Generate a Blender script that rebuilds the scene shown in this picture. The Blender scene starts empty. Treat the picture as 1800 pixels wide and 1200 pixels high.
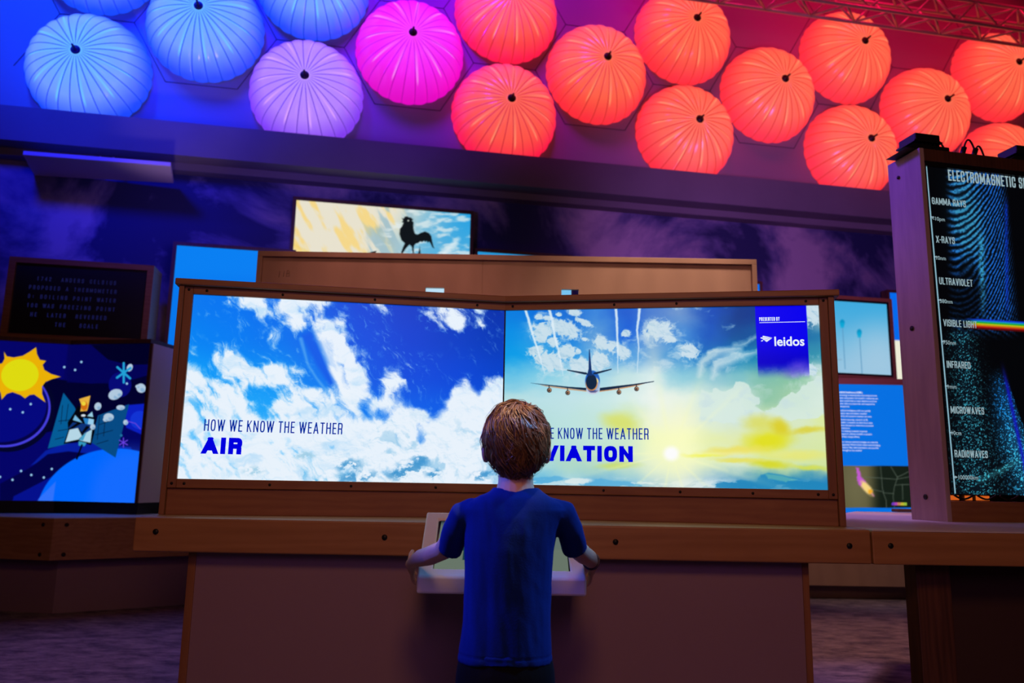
import bpy, bmesh, math, random
import numpy as np
from mathutils import Vector, Matrix

# ------------------------------------------------------------------ camera, world, exposure, lamps
scn = bpy.context.scene
COL = scn.collection
FPX = 1400.0                      # focal length in pixels of the 1800 x 1200 frame (28 mm)
CAMH = 0.88
PIT = math.atan(248/1400); ROL = math.radians(1.0)
_F = np.array([0, math.cos(PIT), math.sin(PIT)]); _R0 = np.array([1., 0, 0]); _U0 = np.array([0, -math.sin(PIT), math.cos(PIT)])
_R = _R0*math.cos(ROL)+_U0*math.sin(ROL); _U = _U0*math.cos(ROL)-_R0*math.sin(ROL); _C = np.array([0, 0, CAMH])
cd = bpy.data.cameras.new('camera'); cam = bpy.data.objects.new('camera', cd); COL.objects.link(cam)
m = Matrix.Identity(4)
for i in range(3):
    m[i][0] = _R[i]; m[i][1] = _U[i]; m[i][2] = -_F[i]; m[i][3] = _C[i]
cam.matrix_world = m
cd.sensor_width = 36; cd.lens = FPX/1800*36; cd.clip_start = 0.05; cd.clip_end = 200
cd.dof.use_dof = True; cd.dof.focus_distance = 2.5; cd.dof.aperture_fstop = 3.2
scn.camera = cam
vs = scn.view_settings
vs.view_transform = 'Standard'; vs.look = 'None'; vs.exposure = 0.0; vs.gamma = 1.0; vs.use_curve_mapping = False
w = bpy.data.worlds.new('world'); scn.world = w; w.use_nodes = True
w.node_tree.nodes['Background'].inputs[0].default_value = (0.3, 0.18, 0.42, 1); w.node_tree.nodes['Background'].inputs[1].default_value = 0.004

def lamp(name, kind, loc, target, color, power, size=0.3, angle=60, blend=0.6):
    l = bpy.data.lights.new(name, kind); o = bpy.data.objects.new(name, l); COL.objects.link(o)
    l.energy = power; l.color = color
    if kind == 'SPOT':
        l.spot_size = math.radians(angle); l.spot_blend = blend; l.shadow_soft_size = size
    elif kind == 'AREA':
        l.shape = 'DISK'; l.size = size
    o.location = loc
    o.rotation_euler = (Vector(target)-Vector(loc)).to_track_quat('-Z', 'Y').to_euler()
    return o
KW = .197
_nw = np.array([-KW, 1, 0])/math.hypot(KW, 1); _dw = np.array([1, KW, 0])/math.hypot(KW, 1)
def wpt(s, z, Y0):                # point on a plane parallel to the back wall
    p = np.array([0, Y0, 0])+_dw*s; return (p[0], p[1], z)
# colour wash on the wall of lanterns, from the lighting trusses above
for s_, nm_, c_, p_ in ((-4.25, 'blue_wash', (0.0, 0.05, 1), 2000), (-2.75, 'blue_wash', (0.0, 0.012, 1), 1500), (-1.2, 'violet_wash', (0.16, 0.0, 0.9), 820), (0.3, 'violet_wash', (0.42, 0.0, 0.5), 420),
                        (1.9, 'crimson_wash', (0.8, 0.0, 0.12), 270), (3.6, 'crimson_wash', (0.9, 0.0, 0.07), 260), (5.4, 'crimson_wash', (0.9, 0.0, 0.05), 200)):
    lamp(nm_, 'SPOT', wpt(s_, 6.9, 5.2), wpt(s_, 5.55, 7.25), c_, p_, .4, 54, .4)
lamp('blue_ledge_fill', 'SPOT', wpt(-3.4, 4.7, 4.4), wpt(-3.7, 3.95, 7.0), (0.0, 0.012, 1), 480, .3, 62, .8)  # added fill that turns the left end of the ledge blue
# unseen lamps for the exhibits, mostly fills added without a known source
lamp('warm_fill', 'AREA', (0.1, -0.4, 3.0), (0.0, 2.7, 1.0), (1.0, 0.45, 0.17), 22, .7)  # added soft fill from above the camera, warms the wood
lamp('rose_fill', 'AREA', (0.2, -1.6, 2.2), (0.0, 2.5, 0.3), (0.95, 0.36, 0.86), 9.5, 1.3)  # added rose fill from behind the camera, mainly for the base panel
lamp('blue_side_fill', 'SPOT', (-2.3, 1.76, 2.7), (-0.1, 1.90, 0.78), (0.05, 0.10, 1.0), 560, .12, 12)  # added fill, stands in for blue lantern light on the child
lamp('azure_side_fill', 'SPOT', (2.0, 2.0, 3.1), (0.10, 1.90, 0.82), (0.10, 0.42, 1.0), 420, .12, 12.5)  # added fill, stands in for screen light on the child's right side
lamp('amber_head_lamp', 'SPOT', (0.7, 1.75, 3.5), (0.02, 1.93, 1.085), (1.0, 0.55, 0.28), 620, .05, 5.4)
lamp('warm_floor_lamp', 'SPOT', (1.6, 4.9, 3.4), (2.4, 4.7, 0.0), (1.0, 0.45, 0.30), 130, .3, 44)
lamp('violet_floor_lamp', 'SPOT', (-2.2, 3.4, 3.4), (-1.9, 4.0, 0.0), (0.5, 0.22, 0.9), 75, .3, 40)
lamp('violet_wall_lamp', 'SPOT', (2.2, 4.4, 2.7), (2.6, 7.7, 2.9), (0.50, 0.16, 0.85), 240, .5, 84)
lamp('indigo_wall_lamp', 'SPOT', (-1.3, 4.6, 2.6), (-2.0, 7.0, 3.0), (0.20, 0.10, 1.0), 110, .5, 84)
lamp('amber_kiosk_lamp', 'SPOT', (1.3, 2.9, 3.5), (0.75, 4.0, 1.75), (1.0, 0.62, 0.46), 170, .2, 36)
lamp('rose_kiosk_lamp', 'SPOT', (-0.7, 2.7, 3.4), (-0.6, 4.0, 1.75), (1.0, 0.42, 0.36), 55, .2, 40)
lamp('warm_bench_fill', 'SPOT', (2.9, 5.0, 2.8), (2.95, 6.6, .5), (1.0, 0.62, 0.55), 60, .2, 34)  # added only to lift the far bench
lamp('mauve_panel_fill', 'SPOT', (-2.3, 4.7, 1.2), (-2.75, 6.0, 3.4), (1.0, 0.55, 0.85), 60, .15, 22)  # added from below to brighten the hanging panel
lamp('lavender_counter_fill', 'SPOT', (1.5, 4.4, 2.8), (1.72, 3.8, .757), (0.62, 0.34, 1.0), 75, .15, 34)  # added to brighten the right counter top and tint it lavender
lamp('violet_kiosk_lamp', 'SPOT', (0.2, 3.7, 3.6), (1.9, 3.5, 2.2), (0.20, 0.04, 1.0), 150, .2, 30)
lamp('mauve_kiosk_lamp', 'SPOT', (-0.4, 3.4, 2.6), (1.9, 3.5, 1.2), (0.7, 0.25, 0.95), 26, .2, 40)

# ------------------------------------------------------------------ helpers
def ray(x, y): return _F+_R*(x-900)/FPX+_U*(600-y)/FPX
def atY(x, y, Y): d = ray(x, y); return _C+d*Y/d[1]
def atZ(x, y, z): d = ray(x, y); return _C+d*(z-CAMH)/d[2]
def atP(x, y, P0, n): d = ray(x, y); n = np.array(n, float); return _C+d*(np.dot(np.array(P0, float)-_C, n)/np.dot(d, n))
def atW(x, y, Y0): return atP(x, y, (0, Y0, 0), _nw)
def picpx(P):                     # picture coordinates of points lying on a display
    v = np.asarray(P)-_C; z = v@_F
    return 900+FPX*(v@_R)/z, 600-FPX*(v@_U)/z
V3 = lambda a: np.array(a, float)
def unit(a): a = V3(a); return a/np.linalg.norm(a)

class Fr:                         # a local frame: origin, right, up, towards the viewer
    def __init__(s, O, ex, ez=(0, 0, 1)):
        s.O = V3(O); s.ex = unit(ex); s.ez = unit(ez); s.ey = np.cross(s.ex, s.ez)
    def p(s, a, c, b=0): return s.O+s.ex*a+s.ez*c+s.ey*b       # right, up, out

class MB:
    def __init__(s): s.v = []; s.f = []; s.m = []; s.mi = 0; s.sm = []
    def add(s, vs, fs, smooth=False):
        b = len(s.v); s.v += [tuple(map(float, q)) for q in vs]
        for f in fs: s.f.append(tuple(b+i for i in f)); s.m.append(s.mi); s.sm.append(smooth)
        return s
    def box(s, x0, x1, y0, y1, z0, z1):
        return s.hexa([(x0,y0,z0),(x1,y0,z0),(x1,y1,z0),(x0,y1,z0),(x0,y0,z1),(x1,y0,z1),(x1,y1,z1),(x0,y1,z1)])
    def hexa(s, P): return s.add(P, [(0,3,2,1),(4,5,6,7),(0,1,5,4),(1,2,6,5),(2,3,7,6),(3,0,4,7)])
    def fbox(s, F, a0, a1, c0, c1, b0, b1):                    # box in a frame; b outward
        return s.hexa([F.p(a0,c0,b1),F.p(a1,c0,b1),F.p(a1,c0,b0),F.p(a0,c0,b0),F.p(a0,c1,b1),F.p(a1,c1,b1),F.p(a1,c1,b0),F.p(a0,c1,b0)])
    def prism(s, poly, z0, z1):                                # plan polygon (counterclockwise), extruded in z
        n = len(poly)
        vs = [(x,y,z0) for x,y in poly]+[(x,y,z1) for x,y in poly]
        return s.add(vs, [tuple(range(n-1,-1,-1)), tuple(range(n,2*n))]+[(i,(i+1)%n,n+(i+1)%n,n+i) for i in range(n)])
    def fprism(s, F, poly, b0, b1):                            # polygon in frame (a,c), extruded outward
        n = len(poly)
        vs = [F.p(a,c,b0) for a,c in poly]+[F.p(a,c,b1) for a,c in poly]
        return s.add(vs, [tuple(range(n-1,-1,-1)), tuple(range(n,2*n))]+[(i,(i+1)%n,n+(i+1)%n,n+i) for i in range(n)])
    def tube(s, pts, rad, n=10, cap=True):
        pts = [V3(q) for q in pts]; rad = [rad]*len(pts) if np.isscalar(rad) else rad
        rings = []; up = None
        for i, q in enumerate(pts):
            t = unit(pts[min(i+1,len(pts)-1)]-pts[max(i-1,0)])
            if up is None:
                a = V3((0,0,1)) if abs(t[2]) < .9 else V3((1,0,0)); up = unit(np.cross(t, a))
            up = unit(up-t*np.dot(up, t)); vv = np.cross(t, up)
            rings.append([q+rad[i]*(up*math.cos(2*math.pi*k/n)+vv*math.sin(2*math.pi*k/n)) for k in range(n)])
        vs = [q for r_ in rings for q in r_]; fs = []
        for i in range(len(pts)-1):
            for k in range(n): fs.append((i*n+k, i*n+(k+1)%n, (i+1)*n+(k+1)%n, (i+1)*n+k))
        if cap: fs += [tuple(range(n-1,-1,-1)), tuple((len(pts)-1)*n+k for k in range(n))]
        return s.add(vs, fs, True)
    def loft(s, rings, cap=True):
        n = len(rings[0]); vs = [q for r_ in rings for q in r_]; fs = []
        for i in range(len(rings)-1):
            for k in range(n): fs.append((i*n+k, i*n+(k+1)%n, (i+1)*n+(k+1)%n, (i+1)*n+k))
        if cap: fs += [tuple(range(n-1,-1,-1)), tuple((len(rings)-1)*n+k for k in range(n))]
        return s.add(vs, fs, True)
    def ellipsoid(s, c, r, nu=24, nv=14, M=None):
        rings = []
        for j in range(1, nv):
            t = math.pi*j/nv
            rings.append([V3((math.sin(t)*math.cos(2*math.pi*k/nu)*r[0], math.sin(t)*math.sin(2*math.pi*k/nu)*r[1], -math.cos(t)*r[2])) for k in range(nu)])
        if M is not None: rings = [[M@q for q in r_] for r_ in rings]
        rings = [[V3(c)+q for q in r_] for r_ in rings]
        return s.loft(rings)
    def disc(s, c, nrm, r, n=16, h=.002):
        nrm = unit(nrm); a = unit(np.cross(nrm, (0,0,1) if abs(nrm[2]) < .9 else (1,0,0))); b = np.cross(nrm, a); c = V3(c)
        r0 = [c+r*(a*math.cos(2*math.pi*k/n)+b*math.sin(2*math.pi*k/n)) for k in range(n)]
        return s.loft([r0, [q+nrm*h for q in r0]])
    def build(s, name, mats, parent=None, bevel=0, seg=2):
        me = bpy.data.meshes.new(name)
        off = V3(parent.matrix_basis.translation) if parent is not None else V3((0,0,0))
        pp = parent
        while pp is not None and pp.parent is not None:
            pp = pp.parent; off = off+V3(pp.matrix_basis.translation)
        me.from_pydata([tuple(V3(q)-off) for q in s.v], [], s.f)
        mats = mats if isinstance(mats, (list, tuple)) else [mats]
        for q in mats: me.materials.append(q)
        me.polygons.foreach_set('material_index', s.m); me.polygons.foreach_set('use_smooth', s.sm)
        bm = bmesh.new(); bm.from_mesh(me); bmesh.ops.recalc_face_normals(bm, faces=bm.faces); bm.to_mesh(me); bm.free()
        me.update()
        o = bpy.data.objects.new(name, me); COL.objects.link(o)
        if parent is not None: o.parent = parent
        if bevel:
            b = o.modifiers.new('bevel', 'BEVEL'); b.width = bevel; b.segments = seg; b.limit_method = 'ANGLE'
        return o

def tag(o, label=None, cat=None, group=None, kind=None):
    if label: o['label'] = label
    if cat: o['category'] = cat
    if group: o['group'] = group
    if kind: o['kind'] = kind
    return o
def thing(name, loc, label, cat, group=None):
    o = bpy.data.objects.new(name, None); COL.objects.link(o); o.location = tuple(map(float, loc)); o.empty_display_size = .1
    return tag(o, label, cat, group)
def struct(o): o['kind'] = 'structure'; return o
def copy_tree(o, parent=None):
    c = o.copy(); COL.objects.link(c); c.parent = parent
    for ch in list(o.children): copy_tree(ch, c)
    return c

# ------------------------------------------------------------------ materials
def lin(c):
    c = np.asarray(c, float)/255.0
    return np.where(c <= .04045, c/12.92, ((c+.055)/1.055)**2.4)
def hexc(h): return np.array([int(h[i:i+2], 16) for i in (0, 2, 4)], float)
def L4(r, g, b): return tuple(lin((r, g, b)))+(1,)
def newmat(name):
    mt = bpy.data.materials.new(name); mt.use_nodes = True
    return mt, mt.node_tree.nodes, mt.node_tree.links, mt.node_tree.nodes['Principled BSDF']
def plain(name, col, rough=.5, metal=0, noise=0, nscale=30, spec=.5):
    mt, N, Lk, b = newmat(name)
    b.inputs['Base Color'].default_value = col; b.inputs['Roughness'].default_value = rough; b.inputs['Metallic'].default_value = metal
    b.inputs['Specular IOR Level'].default_value = spec
    t = N.new('ShaderNodeTexCoord'); n = N.new('ShaderNodeTexNoise'); n.inputs['Scale'].default_value = nscale; n.inputs['Detail'].default_value = 4
    Lk.new(t.outputs['Object'], n.inputs['Vector'])
    if noise:
        mx = N.new('ShaderNodeMixRGB'); mx.inputs[1].default_value = tuple(c*(1-noise) for c in col[:3])+(1,); mx.inputs[2].default_value = tuple(min(1, c*(1+noise)) for c in col[:3])+(1,)
        Lk.new(n.outputs['Fac'], mx.inputs[0]); Lk.new(mx.outputs[0], b.inputs['Base Color'])
    bp = N.new('ShaderNodeBump'); bp.inputs['Strength'].default_value = .08; bp.inputs['Distance'].default_value = .004
    Lk.new(n.outputs['Fac'], bp.inputs['Height']); Lk.new(bp.outputs['Normal'], b.inputs['Normal'])
    return mt
def glow(name, col, strength=1.0):
    mt, N, Lk, b = newmat(name); N.remove(b)
    e = N.new('ShaderNodeEmission'); e.inputs[0].default_value = col; e.inputs[1].default_value = strength
    Lk.new(e.outputs[0], N['Material Output'].inputs[0]); return mt
def picture(name, strength=1.0):                                  # lit display: its picture is stored on the panel
    mt, N, Lk, b = newmat(name)
    a = N.new('ShaderNodeAttribute'); a.attribute_name = 'picture'
    b.inputs['Base Color'].default_value = (.004, .004, .005, 1); b.inputs['Roughness'].default_value = .25; b.inputs['Specular IOR Level'].default_value = .12
    Lk.new(a.outputs['Color'], b.inputs['Emission Color']); b.inputs['Emission Strength'].default_value = strength
    return mt
def wood(name, c1, c2, scale=(1.2, 14, 14), rough=.45):
    mt, N, Lk, b = newmat(name)
    t = N.new('ShaderNodeTexCoord'); mp = N.new('ShaderNodeMapping'); mp.inputs['Scale'].default_value = scale
    n1 = N.new('ShaderNodeTexNoise'); n1.inputs['Scale'].default_value = 2.2; n1.inputs['Detail'].default_value = 6; n1.inputs['Distortion'].default_value = 1.2
    wv = N.new('ShaderNodeTexWave'); wv.inputs['Scale'].default_value = 1.3; wv.inputs['Distortion'].default_value = 9; wv.inputs['Detail'].default_value = 3; wv.bands_direction = 'Z' if scale[2] > scale[0] else 'X'
    Lk.new(t.outputs['Object'], mp.inputs['Vector']); Lk.new(mp.outputs[0], n1.inputs['Vector']); Lk.new(mp.outputs[0], wv.inputs['Vector'])
    mx = N.new('ShaderNodeMixRGB'); mx.inputs[0].default_value = .18; Lk.new(n1.outputs['Fac'], mx.inputs[1]); Lk.new(wv.outputs['Fac'], mx.inputs[2])
    cr = N.new('ShaderNodeValToRGB'); cr.color_ramp.elements[0].color = c1; cr.color_ramp.elements[1].color = c2
    cr.color_ramp.elements[0].position = .3; cr.color_ramp.elements[1].position = .7
    Lk.new(mx.outputs[0], cr.inputs[0]); Lk.new(cr.outputs[0], b.inputs['Base Color'])
    b.inputs['Roughness'].default_value = rough
    bp = N.new('ShaderNodeBump'); bp.inputs['Strength'].default_value = .05; bp.inputs['Distance'].default_value = .003
    Lk.new(n1.outputs['Fac'], bp.inputs['Height']); Lk.new(bp.outputs[0], b.inputs['Normal'])
    return mt
def sky_mural(name):
    mt, N, Lk, b = newmat(name)
    t = N.new('ShaderNodeTexCoord'); n = N.new('ShaderNodeTexNoise'); n.inputs['Scale'].default_value = .8; n.inputs['Detail'].default_value = 9; n.inputs['Roughness'].default_value = .58; n.inputs['Distortion'].default_value = .5
    mp = N.new('ShaderNodeMapping'); mp.inputs['Scale'].default_value = (1, 1, .95); mp.inputs['Location'].default_value = (3.1, 0, .75)
    Lk.new(t.outputs['Object'], mp.inputs[0]); Lk.new(mp.outputs[0], n.inputs['Vector'])
    cr = N.new('ShaderNodeValToRGB'); e = cr.color_ramp.elements
    e[0].position = .45; e[0].color = (.012, .02, .09, 1); e[1].position = .60; e[1].color = (.40, .34, .40, 1)
    q = e.new(.5); q.color = (.10, .10, .22, 1)
    Lk.new(n.outputs['Fac'], cr.inputs[0]); Lk.new(cr.outputs[0], b.inputs['Base Color']); b.inputs['Roughness'].default_value = .7
    return mt
def carpet(name):
    mt, N, Lk, b = newmat(name)
    t = N.new('ShaderNodeTexCoord'); n = N.new('ShaderNodeTexNoise'); n.inputs['Scale'].default_value = 7; n.inputs['Detail'].default_value = 9; n.inputs['Roughness'].default_value = .75
    mp = N.new('ShaderNodeMapping'); mp.inputs['Scale'].default_value = (.8, 1.5, 1); mp.inputs['Rotation'].default_value = (0, 0, .9)
    Lk.new(t.outputs['Object'], mp.inputs[0]); Lk.new(mp.outputs[0], n.inputs['Vector'])
    cr = N.new('ShaderNodeValToRGB'); e = cr.color_ramp.elements
    e[0].position = .38; e[0].color = (.10, .08, .12, 1); e[1].position = .66; e[1].color = (.42, .36, .36, 1)
    v = N.new('ShaderNodeTexVoronoi'); v.inputs['Scale'].default_value = .55
    Lk.new(t.outputs['Object'], v.inputs['Vector'])
    st = N.new('ShaderNodeMath'); st.operation = 'GREATER_THAN'; st.inputs[1].default_value = .8; Lk.new(v.outputs['Color'], st.inputs[0])
    mx = N.new('ShaderNodeMixRGB'); mx.inputs[2].default_value = (.05, .05, .35, 1); Lk.new(st.outputs[0], mx.inputs[0]); Lk.new(cr.outputs[0], mx.inputs[1])
    Lk.new(n.outputs['Fac'], cr.inputs[0]); Lk.new(mx.outputs[0], b.inputs['Base Color']); b.inputs['Roughness'].default_value = .95
    bp = N.new('ShaderNodeBump'); bp.inputs['Strength'].default_value = .5; bp.inputs['Distance'].default_value = .01
    Lk.new(n.outputs['Fac'], bp.inputs['Height']); Lk.new(bp.outputs[0], b.inputs['Normal'])
    return mt

W_KIOSK = wood('cherry_veneer', (.25, .105, .036, 1), (.33, .150, .052, 1), (1.0, 9, 9))
W_KIOSKV = wood('cherry_veneer_upright', (.22, .090, .034, 1), (.29, .130, .048, 1), (9, 9, 1.0))
W_LIGHT = wood('birch_plywood', (.43, .28, .20, 1), (.50, .33, .235, 1), (1.6, 1.6, 1.0))
W_BENCH = wood('beech_fascia', (.32, .15, .052, 1), (.41, .205, .075, 1), (1.0, 8, 8))
W_TOWER = wood('birch_side', (.38, .29, .30, 1), (.48, .37, .37, 1), (9, 9, 1.1))
W_DARK = wood('walnut_edge', (.06, .025, .015, 1), (.12, .05, .03, 1), (14, 14, 1.2))
M_BASE = plain('laminate_base', (.27, .175, .22, 1), .6, noise=.05, nscale=3)
M_BLACK = plain('black_plastic', (.008, .008, .009, 1), .4)
M_BOLT = plain('black_bolt', (.006, .005, .005, 1), .55)
M_WHITE = plain('white_powder_coat', (.86, .84, .84, 1), .4)
M_CONC = plain('painted_concrete', (.17, .16, .17, 1), .8, noise=.25, nscale=1.6)
M_WALL = plain('painted_wall', (.26, .26, .28, 1), .8, noise=.06, nscale=2)
M_SEAM = plain('dark_seam', (.03, .03, .05, 1), .7)
M_MURAL = sky_mural('cloud_mural')
M_CARPET = carpet('carpet')
M_CEIL = plain('dark_ceiling', (.03, .025, .03, 1), .9)
M_STEEL = plain('truss_aluminium', (.62, .58, .58, 1), .35, .25)
M_CABLE = plain('cable_rubber', (.012, .01, .01, 1), .5)
M_PANEL = plain('white_panel', (.62, .58, .62, 1), .6)
# ------------------------------------------------------------------ painting the pictures the displays show
_T = np.random.RandomState(7).rand(512, 512)
def vnoise(x, y, seed=0):
    x = np.asarray(x, float)+seed*37.3; y = np.asarray(y, float)+seed*91.7
    xi = np.floor(x).astype(int); yi = np.floor(y).astype(int); fx = x-xi; fy = y-yi
    fx = fx*fx*fx*(fx*(fx*6-15)+10); fy = fy*fy*fy*(fy*(fy*6-15)+10)
    g = lambda a, b: _T[a % 512, b % 512]
    return (g(xi,yi)*(1-fx)+g(xi+1,yi)*fx)*(1-fy)+(g(xi,yi+1)*(1-fx)+g(xi+1,yi+1)*fx)*fy
def fbm(x, y, seed=0, octv=6, gain=.55):
    a = 1.; t = 0.; r = 0.
    for o in range(octv):
        r = r+a*vnoise(x*2**o, y*2**o, seed+o*3.1); t += a; a *= gain
    return r/t
def sstep(a, b, x): t = np.clip((x-a)/(b-a), 0, 1); return t*t*(3-2*t)
def over(img, col, al): img[...] = img*(1-al[..., None])+np.asarray(col, float)*al[..., None]
def ell(X, Y, cx, cy, rx, ry, ang=0, soft=.15):
    c, s = math.cos(math.radians(ang)), math.sin(math.radians(ang))
    u = ((X-cx)*c+(Y-cy)*s)/rx; v = (-(X-cx)*s+(Y-cy)*c)/ry
    return 1-sstep(1-soft, 1+soft, np.sqrt(u*u+v*v))
def segd(X, Y, a, b):
    ax, ay = a; bx, by = b; dx, dy = bx-ax, by-ay
    t = np.clip(((X-ax)*dx+(Y-ay)*dy)/(dx*dx+dy*dy+1e-9), 0, 1)
    return np.hypot(X-ax-t*dx, Y-ay-t*dy), t
def polyA(X, Y, pts, aa=.5):
    ins = np.zeros(X.shape, bool); d = np.full(X.shape, 1e9); n = len(pts)
    for i in range(n):
        a, b = pts[i], pts[(i+1) % n]
        d = np.minimum(d, segd(X, Y, a, b)[0])
        if a[1] != b[1]:
            cr = ((a[1] > Y) != (b[1] > Y)) & (X < (b[0]-a[0])*(Y-a[1])/(b[1]-a[1])+a[0]); ins ^= cr
    return np.clip(.5+np.where(ins, d, -d)/(2*aa), 0, 1)
def stroke(X, Y, pts, wd, aa=.5):
    al = np.zeros(X.shape)
    for i in range(len(pts)-1):
        w0 = wd if np.isscalar(wd) else wd[i]; w1 = wd if np.isscalar(wd) else wd[i+1]
        d, t = segd(X, Y, pts[i], pts[i+1]); al = np.maximum(al, np.clip(.5+((w0+(w1-w0)*t)/2-d)/(2*aa), 0, 1))
    return al
def gridfield(X, Y, x0, y0, dx, dy, G):                           # smooth interpolation of a hand-drawn grid
    G = np.asarray(G, float); h, wd = G.shape[:2]
    gx = np.clip((X-x0)/dx, 0, wd-1.001); gy = np.clip((Y-y0)/dy, 0, h-1.001)
    xi = gx.astype(int); yi = gy.astype(int); fx = gx-xi; fy = gy-yi
    fx = fx*fx*(3-2*fx)*.6+fx*.4; fy = fy*fy*(3-2*fy)*.6+fy*.4
    if G.ndim == 3: fx = fx[..., None]; fy = fy[..., None]
    return (G[yi,xi]*(1-fx)+G[yi,xi+1]*fx)*(1-fy)+(G[yi+1,xi]*(1-fx)+G[yi+1,xi+1]*fx)*fy

def paint_air(X, Y):
    rows = [  # cloud cover, every 20 picture units from (320,530)
     "00116498599974332641017877521", "00321517779882532261045786721", "00001713367689932110014696733", "01111113645159963231000011121", "05064501513027954123000010231", "54279854321307985114322113210", "88648999874306998257421110000", "99865689986323898388320137178", "99799724369987997396230198599", "98699974799999895897411399899", "99789974469999874549994879999", "99899998999999999879758999999", "97999999999999999986839998899", "79999999999999999889888788999", "89999999999899999888657789987", "99999979999999668654886788756", "99999999999999899999999999999"]
    G = [[int(c) for c in r_] for r_ in rows]
    img = np.zeros(X.shape+(3,))
    sky = [[ '0a7af0','0676f2','0a6cee','0a5ce4','0648d6','0440c8','0436b8','0430a8'],
           [ '0684f4','067ef4','0676f0','0668ea','0650de','0444d2','0440c6','043ab8'],
           [ '12a0fa','0a94f8','0a90f6','0a78f0','0658e4','064cdc','0648d8','0444cc'],
           [ '3cb4fc','28aafa','1ea4fa','1292f6','0a78f0','0a62ea','0a5ce6','0a58e0'],
           [ '5cc0fc','50bcfc','46b8fc','3cb0fa','2898f0','1e80ea','1a78e6','1a76e2'],
           [ '80ccf8','78c8f4','64bcec','3ca8e0','1c8cd0','0e80c8','0e80c4','1484c4']]
    img[...] = gridfield(X, Y, 320, 530, 80, 64, [[hexc(c) for c in r_] for r_ in sky])
    D = gridfield(X+6*(fbm(X/22, Y/22, 4)-.5), Y+6*(fbm(X/22, Y/22, 9)-.5), 320, 530, 20, 20, G)/9.
    wx = X+34*(fbm(X/45, Y/45, 21)-.5); wy = Y+34*(fbm(X/45, Y/45, 33)-.5)
    low = sstep(690, 760, Y+.12*(X-600))*sstep(560, 700, X)
    puff = 1-np.abs(2*fbm(wx/26, wy/26, 5, 6, .6)-1)
    c, s = math.cos(.9), math.sin(.9)
    wisp = fbm((wx*c+wy*s)/34, (-wx*s+wy*c)/13, 11, 6, .62)
    n = wisp*(1-low)+low*(.35+.42*puff)
    q = D*1.0+(n-.5)*1.15-.03
    al = sstep(.36, .92, q)
    sh = fbm(wx/30, wy/22, 17, 5)
    base = np.array([232, 242, 252.])
    col = base[None, None]*np.ones(X.shape+(3,))
    dark = sstep(.52, .70, sh+.25*(.62-D))*sstep(700, 800, Y)*sstep(520, 640, X)*.55
    over(col, (120, 186, 226), dark)
    over(col, (150, 206, 246), sstep(.5, .8, fbm(wx/50, wy/18, 41))*.45*(1-low))
    em = np.gradient(fbm(wx/24, wy/19, 5, 4, .45), axis=(0, 1)); lit = np.clip((em[0]*.8-em[1]*.5)*9, -1, 1)
    wgt = (sstep(650, 760, Y)*.8+.1)*(1-.75*(1-sstep(480, 620, X))); col = np.clip(col*(1+(np.minimum(0, lit)*wgt)[..., None]*np.array([.24, .11, .04])), 0, 255)
    fine = fbm((wx*c+wy*s)/15, (-wx*s+wy*c)/6, 71, 5, .6); over(img, (150, 200, 250), sstep(.58, .84, fine)*.4*sstep(.02, .25, D))
    img[...] = img*(1-al[..., None])+col*al[..., None]
    # the long dark wedge between two streaks and the straight pale streak beside it
    over(img, (8, 92, 232), polyA(X, Y, [(531, 590), (546, 583), (566, 622), (590, 672), (580, 678), (556, 640)], 4)*.9)
    over(img, (120, 188, 246), stroke(X, Y, [(529, 596), (541, 640), (556, 664), (576, 690)], [7, 4, 4, 6], 2)*.5)
    over(img, (236, 244, 252), polyA(X, Y, [(552, 580), (572, 585), (604, 655), (620, 700), (600, 700)], 6)*.8)
    for cx, cy, rx, ry in ((535, 800, 16, 4), (446, 827, 15, 5), (725, 820, 22, 9), (700, 833, 18, 6), (762, 833, 11, 6), (628, 838, 30, 7), (740, 806, 12, 6), (855, 836, 24, 6), (612, 818, 18, 8)):
        jit = (fbm(X/9, Y/9, int(cx))-.5)*1.1
        over(img, (60, 146, 204) if cx > 560 else (150, 200, 226), ell(X, Y+jit*8, cx, cy, rx*1.15, ry*1.3, -5, .6)*sstep(.40, .58, fbm(X/13, Y/9, 55, 5, .6))*(.85 if cx > 560 else .8))
    return img
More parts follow.
